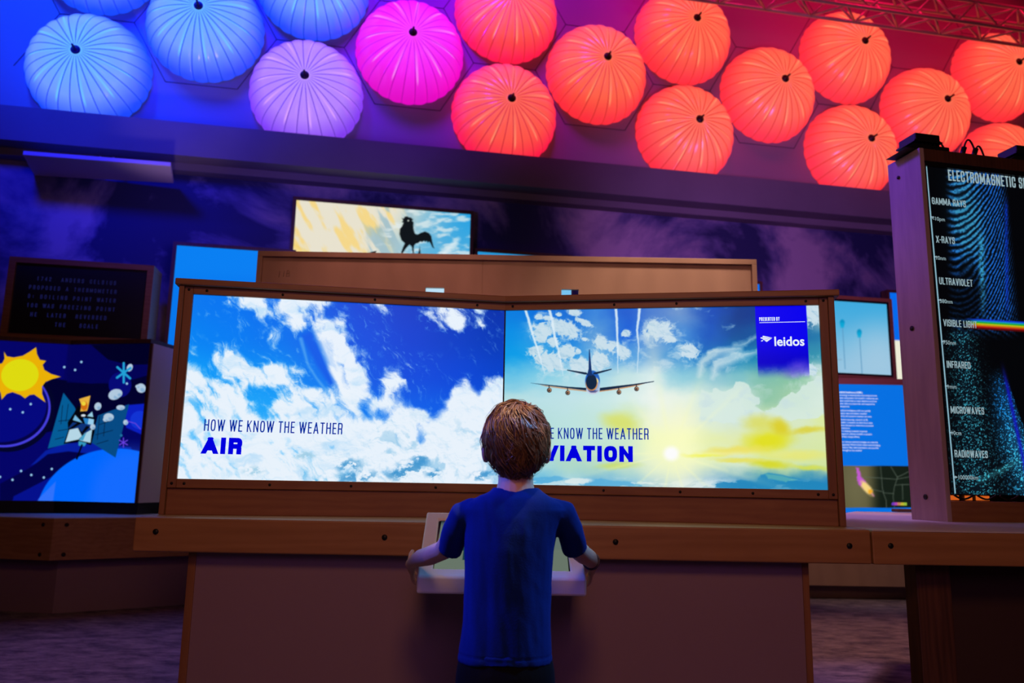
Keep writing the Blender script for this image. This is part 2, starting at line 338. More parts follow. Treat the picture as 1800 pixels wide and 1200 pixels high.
def paint_aviation(X, Y):
    rows = ["0a7ee0 0d6fdc 1a6fd6 3a86dc 1a5fd0 4a80d0 6a96cf 0f4fb8 0a3d8c 0a3a90 0a4a90 b8d0d0", "0a90e6 2a96e4 1a80e0 5a9cda 1264da 6aa0d8 3f8ad6 0e58be 0a4f98 0d5aa0 1a6ba6 2a7fae",
            "0c9ce8 36a6e6 2a95e2 70b4e4 50a0e0 8ab8dc 2d8cd2 0c6ebe 0c7fba 1a86b4 2a8ab0 3a95b0", "6cc4e6 7ccbe6 a4d8e6 a4d6e6 c2e2e4 d8ecec 8ccbdc 8ec6d4 7cc0c8 80bfae 7fc0a0 d6e8d8",
            "b4dde2 b9e0e6 bfe2e8 c6e6e6 d4ecea ecf4ec e6f2e4 d2e8dc d0e6d4 90c6a8 a6cfa8 dceccc", "b0dcd8 b6dede bce2e0 c2e4dc d2e8b4 ecf4dc f2f6d4 dcecd8 d2e6dc d6e8bc d8e8c4 dcea9c",
            "b0d8d4 b4dcd4 b8e0dc c0e4d8 cce8d0 f0f8c0 f8fcc0 e4eeb0 e0eab0 dce89c d6e6b0 d8e8ac", "9ad0d8 a8d8dc aed8c8 b8dcc4 c4e0c8 dcecd4 ecf4c8 e0eec0 d6e8cc d6e69c d4e6ac d2e4a0",
            "3fa0d6 5ab4dc a4d4e0 6fb6dc 8cc6dc b4d4de cfe0e0 a4c8dc 4a96c4 2a8cc0 2488b8 2a86c0"]
    wx = X+26*(fbm(X/40, Y/30, 3)-.5); wy = Y+18*(fbm(X/40, Y/24, 8)-.5)
    img = gridfield(wx, wy, 900, 550, 50, 37.5, [[hexc(c) for c in r_.split()] for r_ in rows])
    wisp = fbm(wx/30, wy/22, 14, 6, .6)
    over(img, (214, 230, 236), sstep(.56, .80, wisp)*(1-sstep(640, 720, Y))*.55*sstep(905, 960, X))
    white = (206, 226, 236)
    puffs = [(947,557,7,5,0),(962,559,9,4,10),(952,583,18,17,30),(972,600,12,8,30),(993,577,28,14,28),(942,617,15,9,-10),(967,635,28,16,20),(995,620,18,13,-20),(1017,642,20,15,0),(1052,635,18,18,0),
             (1057,603,15,11,40),(1075,608,10,9,30),(1091,617,17,12,40),(1100,586,8,6,0),(1157,580,24,17,0),(1178,597,10,7,0),(1010,549,12,6,15),(1026,566,16,5,25),(983,553,6,4,0),(1029,596,6,3,10),(1017,617,6,5,0),
             (1211,617,17,12,20),(1424,650,13,10,0),(1432,545,20,26,20),(1405,640,8,4,0)]
    dn = np.zeros(X.shape)
    for cx, cy, rx, ry, a in puffs: dn = np.maximum(dn, 1.35*np.exp(-1.1*(1-ell(X, Y, cx, cy, rx*1.25, ry*1.25, a, .999))*2.2))
    pn = 1-np.abs(2*fbm(wx/13, wy/13, 5, 6, .6)-1)
    al = sstep(.55, .95, dn+(pn-.6)*.9)*.95
    em = np.gradient(fbm(wx/13, wy/11, 5, 3, .5), axis=(0, 1)); lit = np.clip((em[0]*.8-em[1]*.5)*6, -1, 0)
    wc = np.clip(np.array(white, float)*(1+lit[..., None]*np.array([.30, .16, .08])), 0, 255); img[...] = img*(1-al[..., None])+wc*al[..., None]
    # long brushed streaks to the right of the glare and the bank of cumulus under them
    for pts, wd in (([(1226, 655), (1238, 632), (1262, 618), (1300, 612)], (6, 14, 16, 8)), ([(1250, 660), (1262, 640), (1290, 628), (1330, 620)], (6, 16, 20, 4)), ([(1330, 590), (1310, 600), (1290, 604)], (3, 6, 4))):
        over(img, (204, 226, 232), stroke(X+10*(wisp-.5), Y+16*(wisp-.5), pts, wd, 5)*.75)
    bank = [(1228, 705), (1232, 684), (1252, 690), (1258, 682), (1276, 688), (1290, 682), (1294, 672), (1306, 670), (1318, 678), (1322, 692), (1336, 700), (1338, 708), (1330, 716), (1344, 724), (1362, 716), (1374, 700), (1400, 688), (1424, 672), (1450, 655), (1452, 730), (1330, 745), (1232, 740)]
    jn = 10*(fbm(X/12, Y/12, 61, 5)-.5)
    over(img, (214, 234, 226), polyA(X+jn, Y+jn, bank, 1.2)*.85)
    over(img, (196, 220, 228), sstep(.5, .75, fbm(wx/24, wy/18, 71))*polyA(X, Y, bank, 8)*.5)
    for cx, cy, rx, ry, c, a in ((1350,775,34,13,'e2de10',-8),(1338,742,24,10,'dcdc60',0),(1290,792,44,5,'eee060',-3),(1352,815,28,5,'d8d820',4),(1422,756,24,4,'dcd03a',-8),(1092,744,26,11,'d8e068',15),(1086,818,28,4,'c8dc6c',-4),
                            (1425,822,25,3,'d8e050',3),(1405,800,40,6,'e6e672',0),(1300,808,34,3,'e8e05a',0),(1372,750,14,9,'dccc20',30),(1230,800,30,3,'f0f040',0)):
        over(img, hexc(c), ell(X+14*(wisp-.5), Y+8*(fbm(X/20, Y/12, 51)-.5), cx, cy, rx*1.15, ry*1.35, a, .75)*.85)
    # sea of cloud along the bottom
    for poly, c in (([(886, 846), (905, 838), (940, 840), (975, 836), (1010, 843), (1060, 842), (1100, 846), (1130, 850), (1130, 856), (886, 854)], '58aedc'),
                    ([(1290, 845), (1300, 842), (1330, 848), (1338, 834), (1352, 831), (1372, 834), (1400, 840), (1430, 846), (1462, 850), (1462, 866), (1300, 862), (1262, 858), (1250, 851)], '2086bc'),
                    ([(1345, 832), (1375, 836), (1400, 842), (1380, 846), (1352, 842)], '58aeb4')):
        over(img, hexc(c), polyA(X+jn*1.2, Y+jn*.5, poly, 1.5)*.85)
    over(img, (226, 238, 238), sstep(.5, .6, fbm(wx/40, wy/9, 83, 5))*sstep(836, 850, Y)*.7*(1-sstep(1250, 1330, X)*.75))
    over(img, (220, 234, 236), ell(X+jn, Y+jn*.5, 1015, 846, 26, 5, -4, .3)*.9)
    # vapour trails
    tn = 3*(fbm(Y/14, X*0, 91, 4)-.5)
    for pts, wd in (([(924, 545), (930, 565), (940, 600), (950, 632), (957, 656)], (4.4, 4.6, 3.6, 2.2, .5)), ([(966, 545), (970, 560), (976, 595), (984, 630), (990, 660)], (4.6, 4.6, 3.6, 2.2, .5)),
                    ([(1083, 543), (1085, 580), (1085, 610), (1086, 655)], (4.6, 4, 2.6, .5)), ([(1124.5, 542), (1120, 580), (1122, 605), (1120, 655)], (5, 3.6, 2.2, .5))):
        over(img, (222, 238, 248), stroke(X+tn, Y, pts, wd, 1.1)*.9)
    # low sun with its rays
    r_ = np.hypot(X-1180, Y-797); th = np.arctan2(Y-797, X-1180)
    over(img, (250, 252, 196), np.exp(-(r_/48)**2)*.75)
    rays = np.zeros(X.shape)
    for a, wd_, ln in ((0, .035, 150), (3.14159, .03, 90), (1.75, .05, 80), (1.25, .05, 80), (.75, .05, 90), (2.4, .04, 80), (2.9, .03, 110), (.3, .04, 120), (-1.2, .06, 110), (-.75, .04, 110), (-2.2, .05, 80), (-1.75, .07, 120)):
        da = np.abs((th-a+math.pi) % (2*math.pi)-math.pi); rays = np.maximum(rays, np.exp(-(da/wd_)**2)*np.exp(-(r_/ln)**1.5))
    over(img, (246, 250, 196), rays*.5)
    over(img, (252, 252, 252), ell(X, Y, 1180, 797, 13, 12, 0, .5))
    # sponsor banner
    by = sstep(1326.4, 1327.4, X-(Y-537)*.048)*(1-sstep(1416.6, 1417.6, X-(Y-537)*.048))
    bc = np.zeros(X.shape+(3,)); bc[...] = (0, 0, 238); over(bc, (0, 0, 200), sstep(590, 640, Y)); over(bc, (70, 60, 214), sstep(.45, .7, fbm(X/16, Y/12, 97))*sstep(632, 660, Y)*.7)
    fade = by*(1-sstep(636, 668, Y))
    img[...] = img*(1-fade[..., None])+bc*fade[..., None]
    over(img, (112, 84, 224), ell(X+jn, Y+jn, 1402, 648, 22, 12, -15, .8)*by*.6)
    # airliner seen from behind
    nav = (14, 38, 66); org = (206, 140, 86); blk = (20, 26, 40)
    over(img, org, polyA(X, Y, [(950, 676.5), (1000, 682.5), (1031, 686.5), (1031, 688), (1000, 684.5), (960, 679)], .6)*.9)
    over(img, org, polyA(X, Y, [(1134, 673.5), (1090, 681.5), (1054, 686.5), (1054, 688.5), (1090, 683.5), (1120, 678)], .6)*.9)
    over(img, nav, polyA(X, Y, [(933, 673), (960, 675.6), (1000, 679.6), (1031, 681.6), (1031, 686), (1015, 684), (980, 679.6), (955, 676.5)], .6))
    over(img, nav, polyA(X, Y, [(1149.5, 669.6), (1115, 674.6), (1054, 681.6), (1054, 686.6), (1070, 684.6), (1110, 678), (1149.5, 670.8)], .6))
    over(img, (198, 208, 226), ell(X, Y, 1042, 684, 11.5, 9, 0, .08))
    over(img, (30, 96, 190), ell(X, Y, 1041.5, 670, 13, 19, 0, .06))
    over(img, (176, 196, 226), ell(X, Y, 1049, 676, 5.5, 13, -8, .2)*.8)
    over(img, org, ell(X, Y, 1040, 674, 10.6, 13, 0, .06))
    over(img, (250, 220, 120), ell(X, Y, 1049, 668, 2, 4, -30, .3)*.9)
    over(img, nav, ell(X, Y, 1039.6, 671, 9.6, 13.5, 0, .06))
    over(img, (84, 76, 120), polyA(X, Y, [(1033, 686), (1052, 686), (1047, 690), (1038, 690)], .7)*.7)
    over(img, nav, polyA(X, Y, [(997, 649.4), (1031, 654.6), (1034, 658), (1028, 658), (997, 651)], .5)); over(img, nav, polyA(X, Y, [(1075, 647.8), (1044, 654.6), (1042, 657.5), (1048, 657.5), (1075, 649.6)], .5))
    over(img, (16, 52, 110), polyA(X, Y, [(1035.4, 614), (1036.6, 614), (1039, 640), (1040.5, 655), (1042, 660), (1032, 660), (1034.6, 648), (1034.8, 635)], .5))
    for ex, ey in ((965.6, 685.6), (998, 690), (1088, 689), (1119, 683.2)):
        over(img, blk, stroke(X, Y, [(ex-.6, ey-8), (ex, ey-2)], 1.4)); over(img, (40, 44, 50), ell(X, Y, ex, ey, 4.2, 4.2, 0, .12)); over(img, (190, 140, 104), ell(X, Y, ex+.6, ey-.3, 3, 3, 0, .3)); over(img, (60, 44, 40), ell(X, Y, ex, ey+.2, 1.7, 1.7, 0, .3))
    return img
def paint_rooster(X, Y):
    t = sstep(520, 830, X+.5*(Y-400))
    img = np.zeros(X.shape+(3,)); img[...] = (232, 226, 206)
    over(img, (86, 176, 222), sstep(.48, 1.0, t)); over(img, (30, 158, 226), sstep(.85, 1.05, t-.0015*(Y-380)))
    c, s = math.cos(1.05), math.sin(1.05); u = (X*c+Y*s); v = (-X*s+Y*c)
    st = fbm(u/60, v/13, 3, 4, .5)
    over(img, (246, 214, 130), sstep(.5, .66, st)*(1-sstep(.45, .75, t))*.9)
    over(img, (150, 186, 200), sstep(.54, .68, fbm(u/70, v/15, 13, 4, .5))*sstep(.2, .5, t)*(1-sstep(.6, .85, t))*.8)
    over(img, (226, 236, 236), sstep(.5, .72, fbm(X/26, Y/9, 23, 5))*sstep(.45, .6, t)*.75)
    over(img, (232, 242, 246), stroke(X, Y, [(780, 446), (806, 420)], (10, 4), 4)*.7)
    over(img, (240, 206, 96), stroke(X, Y, [(510, 426), (545, 446)], (2, 5), 3)*.7)
    bk = (14, 20, 22)
    cock = [(706, 382.5), (709, 384.5), (712, 380.5), (716, 380), (719, 382), (722, 382), (726.5, 386), (724, 387.5), (727, 390.5), (726.5, 396), (727.5, 405), (730, 411), (734, 412), (740, 409), (747, 406.6), (754, 409.4), (758, 414.5), (760, 425), (762, 433), (764, 436.8), (760, 434.5),
            (757, 428), (754, 424), (752, 426.6), (750, 423.4), (747.5, 425), (745, 423), (742, 425.4), (739, 424), (735, 427), (731, 428), (728, 431), (727, 437), (728, 445), (725.6, 445), (723.6, 433), (719.6, 429.6), (713, 437), (708, 445), (704.6, 445), (708.6, 434), (711.6, 427.5), (705.6, 422), (702.2, 412), (703, 402), (707, 397), (709.4, 391), (706, 390.6), (708.6, 387.6)]
    over(img, bk, polyA(X, Y, cock, .5)); over(img, (214, 224, 216), ell(X, Y, 717.6, 387.6, 1.2, 1.2))
    over(img, bk, polyA(X, Y, [(735, 445), (738, 433), (739.4, 445), (741, 447), (733, 447)], .5)*.85)
    over(img, bk, polyA(X, Y, [(650, 443.5), (662, 440.5), (660, 445), (650, 446)], .5))
    return img
def paint_story(X, Y):                                            # cartoon sun, night sky and space probe
    img = np.zeros(X.shape+(3,)); img[...] = (4, 4, 104)
    over(img, (2, 2, 66), sstep(600, 640, 640-Y+600)*0+sstep(118, 122, X+(Y-605)*.138)*.35)
    over(img, (1, 1, 44), polyA(X, Y, [(90, 664), (130, 671), (160, 674), (230, 668), (290, 650), (290, 720), (80, 760), (60, 700)], 1))
    over(img, (3, 3, 84), polyA(X, Y, [(120, 605), (160, 606), (190, 634), (220, 642), (270, 644), (268, 655), (225, 668), (190, 674), (118, 672)], 1)*.8)
    over(img, (1, 1, 36), polyA(X, Y, [(160, 606), (290, 600), (290, 640), (225, 641), (190, 632)], 1))
    over(img, (6, 10, 118), ell(X, Y, 211, 676, 20, 22, 0, .03))
    over(img, (2, 4, 42), ell(X, Y, 12, 716, 84, 78, 0, .01)); over(img, (68, 62, 220), ell(X, Y, 6, 716, 83, 70, 0, .01)); over(img, (3, 3, 70), ell(X, Y, 5, 715, 80, 67, 0, .01)); over(img, (4, 8, 126), ell(X, Y, 0, 710, 82, 67, 0, .01))
    over(img, (6, 30, 160), polyA(X, Y, [(54, 818), (80, 792), (110, 780), (160, 776), (230, 786), (236, 800), (150, 806), (100, 800)], 1)); over(img, (2, 2, 70), polyA(X, Y, [(56, 820), (84, 798), (120, 793), (156, 797), (130, 820), (90, 850), (20, 880), (0, 880), (0, 850)], 1))
    over(img, (4, 16, 140), polyA(X, Y, [(24, 872), (90, 838), (140, 806), (200, 792), (250, 800), (240, 890), (20, 890)], 1)); over(img, (10, 30, 190), polyA(X, Y, [(220, 712), (255, 709), (250, 770), (222, 762)], 1)); over(img, (20, 60, 220), ell(X, Y, 246, 738, 17, 16, 0, .05)*.7)
    over(img, (2, 4, 96), polyA(X, Y, [(214, 748), (250, 764), (246, 784), (210, 772)], 1))
    over(img, (0, 104, 255), ell(X, Y, 205, 912, 142, 124, 0, .01)); over(img, (40, 110, 255), ell(X, Y, 240, 900, 80, 112, -10, .2)*.5)
    over(img, (60, 116, 250), polyA(X, Y, [(68, 876), (98, 846), (92, 890), (60, 890)], 1)*.8)
    # solar wings and body of the probe
    tl = (4, 92, 150)
    over(img, tl, polyA(X, Y, [(111.5, 690), (131, 715), (140, 735), (125, 778), (84, 788)], .5)); over(img, (6, 74, 132), polyA(X, Y, [(227, 710), (203, 804), (160, 777), (172, 730)], .5))
    for a, b in (((103, 740), (122, 738)), ((102, 757), (120, 754)), ((97, 772), (112, 768)), ((110, 712), (107, 745)), ((120, 710), (116, 740)), ((175, 746), (197, 738)), ((168, 764), (198, 756)), ((175, 731), (171, 772)), ((185, 736), (182, 766)), ((170, 780), (190, 774))):
        over(img, (4, 20, 44), stroke(X, Y, [a, b], .9))
    over(img, (2, 4, 14), polyA(X, Y, [(131, 724), (137, 712), (152, 726), (168, 734), (166, 760), (160, 782), (138, 776), (112, 780), (120, 756), (119, 742)], .6))
    over(img, (120, 186, 224), polyA(X, Y, [(132, 729), (145, 743), (128, 738)], .5)); over(img, (40, 130, 200), polyA(X, Y, [(146, 734), (165, 737), (164, 749), (150, 746)], .5)); over(img, (150, 204, 236), polyA(X, Y, [(156, 735), (165, 737), (164, 748), (154, 746)], .5))
    over(img, (12, 50, 120), polyA(X, Y, [(128, 742), (160, 746), (158, 758), (146, 762), (138, 752), (126, 756), (120, 752)], .5)); over(img, (3, 5, 12), polyA(X, Y, [(137, 742), (143, 744), (126, 754), (120, 754)], .5)); over(img, (3, 5, 12), polyA(X, Y, [(152, 748), (158, 750), (147, 761), (143, 760)], .5))
    over(img, (180, 214, 230), polyA(X, Y, [(122, 755), (137, 752), (144, 766), (138, 772), (115, 777)], .5)); over(img, (170, 210, 228), polyA(X, Y, [(148, 762), (162, 754), (159, 778), (140, 774)], .5)); over(img, (70, 160, 200), polyA(X, Y, [(145, 765), (152, 760), (146, 774), (138, 773)], .5))
    over(img, (50, 150, 190), polyA(X, Y, [(138, 775), (152, 778), (149, 784), (138, 783)], .5)); over(img, (2, 4, 16), stroke(X, Y, [(144, 782), (135, 806)], (3, 3)))
    over(img, (232, 178, 64), polyA(X, Y, [(139, 701), (159, 695), (155, 716), (153, 722), (141, 723), (143, 712)], .5)); over(img, (206, 110, 20), ell(X, Y, 148, 713, 6, 8)); over(img, (238, 214, 60), ell(X, Y, 147, 709, 3.8, 3.8)); over(img, (216, 226, 236), ell(X, Y, 146.5, 730, 4, 2)); over(img, (150, 204, 226), polyA(X, Y, [(153, 731), (162, 723), (164, 733)], .5))
    for cx, cy, rx, ry, a in ((202, 693, 12, 9, -25), (208, 691, 7, 7, 0), (172, 714, 6, 7, 20), (212, 716, 7.5, 4.4, 0), (191, 733, 9, 7, 0), (186, 737, 5, 4, 0), (248, 682, 8.5, 8, 40), (242, 679, 4, 3, 0), (228, 646, 5, 7, 25), (163, 750, 4.6, 5, 0), (221, 742, 4.4, 4.6, 0)):
        over(img, (176, 200, 222), ell(X, Y, cx, cy, rx, ry, a, .08)); over(img, (120, 166, 206), ell(X, Y, cx+rx*.3, cy+ry*.4, rx*.5, ry*.4, a, .3)*.7)
    for a in (0, 55, 120): c_, s_ = 17*math.sin(math.radians(a)), 17*math.cos(math.radians(a)); over(img, (34, 160, 214), stroke(X, Y, [(217.5-c_*.8, 655-s_), (217.5+c_*.8, 655+s_)], 4))
    for a in (0, 60, 120): c_, s_ = 8*math.sin(math.radians(a)), 8*math.cos(math.radians(a)); over(img, (104, 66, 226), stroke(X, Y, [(217-c_, 777.5-s_), (217+c_, 777.5+s_)], 1.8))
    over(img, (110, 70, 220), stroke(X, Y, [(224, 740), (238, 744), (247, 754)], 1.4))
    over(img, (30, 110, 160), ell(X, Y, 213, 765, 2.4, 2.4))
    # sun
    sp = [(7,618),(12,626),(24,628),(40,625),(52,618),(63.5,610),(65,622),(70,632),(81,634),(75,641),(78,650),(90,657),(107,662),(92,666),(80,671),(74,679),(74,692),(80,707),(70,700),(60,693),(52,694),(44,700),(36,694),(22,689),(12,692),(3,702),(1,690),(-4,680),(-14,690),(-20,660),(-10,642),(4,638),(8,630)]
    over(img, (234, 176, 6), polyA(X, Y, sp, .6)); over(img, (222, 218, 16), ell(X, Y, 35, 659, 33, 28, -8, .02))
    for x, y in ((113,645),(143,636),(132,650),(54,710),(18,719),(40,724.5),(37,827.5),(55,834.5),(91,824),(77,839),(22,843),(0,838),(223,674)):
        over(img, (150, 200, 236), ell(X, Y, x, y, 2.1, 2.1, 0, .3))
    return img
def paint_spectrum(X, Y):                                         # dark display with a fingerprint of blue dots
    img = np.zeros(X.shape+(3,)); img[...] = (3, 4, 7)
    cx = 1712+(Y-280)*.09
    u = X-cx; wob = 9*(fbm(X/60, Y/60, 2)-.5)
    ph = np.hypot(u*.9-8, (Y-470)*.42)*(1)+wob*1.4
    up = 1-sstep(560, 600, Y)
    th = .5+.5*np.sin((Y*.86+u*(.95+.0012*(Y-300))+.012*u*u+wob*2)*2*math.pi/9.6)
    th2 = .5+.5*np.sin((Y*.9-u*.55+wob*2)*2*math.pi/9)
    ridg = th*(1-sstep(520, 620, Y))+th2*sstep(520, 620, Y)
    dots = vnoise(X/2.6, Y/2.6, 5); sparkle = vnoise(X/1.5, Y/1.5, 15)
    lf = 1655+(Y-300)*.02+18*sstep(300, 330, 330-Y+300)*0; rt = 1762+(Y-300)*.09
    body = sstep(0, 22, X-lf-4)*(1-sstep(-14, 10, X-rt))
    am = ridg**1.7*(.35+.9*dots)*body*up
    hole = ell(X, Y, 1696+0*Y, 520, 36, 60, 0, .5); am = am*(1-.8*hole)
    core = np.exp(-((X-(1690+(Y-330)*.13))/26)**2)*np.exp(-((Y-380)/70)**2)
    over(img, (20, 90, 200), np.clip(am*1.25, 0, 1)); over(img, (70, 170, 200), np.clip(am*(core*1.6+.15), 0, 1)*.9)
    over(img, (20, 80, 120), core*.28)
    edge = np.exp(-((X-(1768+(Y-300)*.01-10*sstep(300, 360, 360-Y+300)*0))/3)**2)*sstep(340, 370, Y)*(1-sstep(500, 590, Y))
    over(img, (10, 50, 190), edge*(.4+.5*dots))
    ed2 = np.exp(-((X-(1724+(Y-400)*.03))/5)**2)*sstep(400, 430, Y)*(1-sstep(480, 580, Y)); over(img, (60, 170, 210), ed2*dots)
    # lower half: spray of dots swinging to the right
    dn = sstep(572, 590, Y)
    c1 = 1690+(Y-580)*.10; spray = np.exp(-((X-c1)/(20+.06*(Y-580)))**2)
    c2 = 1752+(Y-640)*.24+18*sstep(760, 870, Y); sp2 = np.exp(-((X-c2)/(12+.10*np.clip(Y-640, 0, 400)))**2)*sstep(640, 700, Y)*(X < 1762+(Y-640)*.34)
    tex = sstep(.56, .8, sparkle*.6+dots*.4)*(.55+.6*ridg)
    over(img, (64, 176, 196), np.clip(spray*tex*1.3, 0, 1)*dn); over(img, (20, 60, 90), spray*.25*dn)
    over(img, (24, 130, 220), np.clip(sp2*(.34+tex*1.5), 0, 1)*dn); over(img, (70, 200, 226), np.clip(sp2*(.12+tex*1.3), 0, 1)*dn*sstep(680, 820, Y))
    ln = np.exp(-((X-(1762+(Y-640)*.22))/3.5)**2)*sstep(630, 690, Y); over(img, (20, 20, 190), ln*.8)
    arc = np.exp(-((Y-(846-(X-1720)*.5))/6)**2)*sstep(1712, 1730, X)*(1-sstep(1775, 1800, X)); over(img, (70, 190, 210), np.clip(arc*(.3+tex), 0, 1))
    # rainbow band
    for i, c in enumerate(('1038d8', '1a90d0', '22b830', 'c8c814', 'd87a10', 'c01c10', '5a0808')):
        y0 = 561.5+i*2.5+(X-1715)*.062; over(img, hexc(c), np.clip(.5+(1.5-np.abs(Y-y0))/1.6, 0, 1)*sstep(1690, 1722, X)*.95)
    # axis with its ticks
    over(img, (150, 196, 214), stroke(X, Y, [(1628, 289), (1679, 866)], 2.2))
    for y in (381, 451, 527, 600, 678, 760, 838): x0 = 1628+(y-289)*.0884; over(img, (170, 200, 214), stroke(X, Y, [(x0, y), (x0+5, y+.4)], 1.6))
    return img
def paint_info(X, Y):
    img = np.zeros(X.shape+(3,)); img[...] = (4, 112, 226)
    mp = sstep(818, 819, Y)*(1-sstep(891.6, 892.6, Y))
    g = np.zeros(X.shape+(3,)); g[...] = (20, 30, 22); over(g, (104, 98, 66), (1-sstep(1520, 1552, X))*.85); over(g, (124, 118, 84), ell(X, Y, 1505, 850, 22, 50, 0, .9)*.5)
    for pts in ([(1566, 820), (1577, 838), (1585, 835), (1598, 828)], [(1578, 838), (1572, 856), (1570, 872), (1572, 892)], [(1520, 838), (1548, 840), (1574, 842), (1598, 838)], [(1548, 820), (1551, 858), (1553, 864)], [(1534, 860), (1552, 864), (1558, 880), (1558, 892)], [(1574, 852), (1600, 851)], [(1586, 852), (1587, 878)], [(1553, 866), (1570, 867)]):
        over(g, (92, 104, 92), stroke(X, Y, pts, 1.3)*.7)
    jn = 9*(fbm(X/6, Y/6, 9)-.5)
    over(g, (196, 90, 208), polyA(X+jn, Y+jn, [(1504, 820), (1510, 822), (1514, 838), (1522, 846), (1534, 866), (1537, 872), (1526, 866), (1508, 850), (1505, 842), (1509, 838)], 1.2)); over(g, (244, 214, 130), ell(X+jn, Y+jn, 1524, 858, 15, 6, 48, .4)); over(g, (240, 170, 40), ell(X+jn, Y+jn, 1530, 864, 6, 4, 48, .4))
    for i, c in enumerate(('7a3ad0', 'c04ac0', 'd88a60', 'd8c838', 'a8d040')): over(g, hexc(c), ((X > 1567+i*5.4) & (X < 1567+(i+1)*5.4) & (np.abs(Y-885.5) < 2.2)).astype(float)*.9)
    img[...] = img*(1-mp[..., None])+g*mp[..., None]
    return img
def paint_airport(X, Y):                                          # pale sky with two distant wind masts
    t = sstep(528, 655, Y); img = np.zeros(X.shape+(3,)); img[...] = (64, 170, 222); over(img, (150, 196, 224), t); over(img, (176, 206, 226), ell(X, Y, 1545, 615, 40, 40, 0, .99)*.5)
    for x, y, b in ((1480.5, 567, 648), (1510.5, 584, 658)):
        over(img, (90, 150, 190), stroke(X, Y, [(x+.6, y+8), (x+5, b)], 1.7)*.8); over(img, (6, 148, 198), ell(X, Y, x, y, 4.4, 6, 0, .25)); over(img, (8, 170, 216), polyA(X, Y, [(x-4, y), (x+4, y), (x+3, y+9), (x-3, y+9)], .8)*.8)
    over(img, (120, 150, 170), stroke(X, Y, [(1472, 632), (1479, 632)], 1.6, 1)*.5)
    return img
def paint_column(X, Y):                                           # blue banner with a pale photograph near its foot
    img = np.zeros(X.shape+(3,)); img[...] = (4, 118, 236); over(img, (10, 134, 246), sstep(430, 480, 520-Y+430)*.6)
    return img
def display(name, F, a0, a1, c0, c1, painter, nx, ny, mat, parent, thick=.03, b=0.0):
    # a lit panel: front face is a fine grid that stores the picture, closed by sides and a back
    u = np.linspace(0, 1, nx+1); v = np.linspace(0, 1, ny+1); Ug, Vg = np.meshgrid(u, v)
    P = F.O+F.ex*(a0+(a1-a0)*Ug)[..., None]+F.ez*(c1+(c0-c1)*Vg)[..., None]+F.ey*b
    X, Y = picpx(P); img = np.clip(painter(X, Y), 0, 255)
    n = (nx+1)*(ny+1); vs = P.reshape(-1, 3); idx = np.arange(n).reshape(ny+1, nx+1)
    q = np.stack([idx[1:, :-1], idx[1:, 1:], idx[:-1, 1:], idx[:-1, :-1]], -1).reshape(-1, 4)
    back = [F.p(a0, c1, b-thick), F.p(a1, c1, b-thick), F.p(a1, c0, b-thick), F.p(a0, c0, b-thick)]
    vs = np.concatenate([vs, np.array(back)]); tl, tr, br, bl = idx[0, 0], idx[0, -1], idx[-1, -1], idx[-1, 0]
    ext = np.array([(n, n+1, n+2, n+3), (tl, tr, n+1, n), (tr, br, n+2, n+1), (br, bl, n+3, n+2), (bl, tl, n, n+3)])
    fs = np.concatenate([q, ext]); off = V3(parent.location) if parent is not None else 0
    vs = vs-off
    me = bpy.data.meshes.new(name); me.vertices.add(len(vs)); me.vertices.foreach_set('co', vs.astype(np.float32).ravel())
    me.loops.add(fs.size); me.loops.foreach_set('vertex_index', fs.astype(np.int32).ravel())
    me.polygons.add(len(fs)); me.polygons.foreach_set('loop_start', np.arange(0, fs.size, 4, dtype=np.int32))
    me.update(calc_edges=True); me.validate()
    at = me.attributes.new('picture', 'FLOAT_COLOR', 'POINT'); ca = np.zeros((len(vs), 4), np.float32); ca[:, 3] = 1; ca[:n, :3] = lin(img).reshape(-1, 3); ca[n:, :3] = 0
    at.data.foreach_set('color', ca.ravel())
    me.materials.append(mat); o = bpy.data.objects.new(name, me); COL.objects.link(o)
    if parent is not None: o.parent = parent
    return o

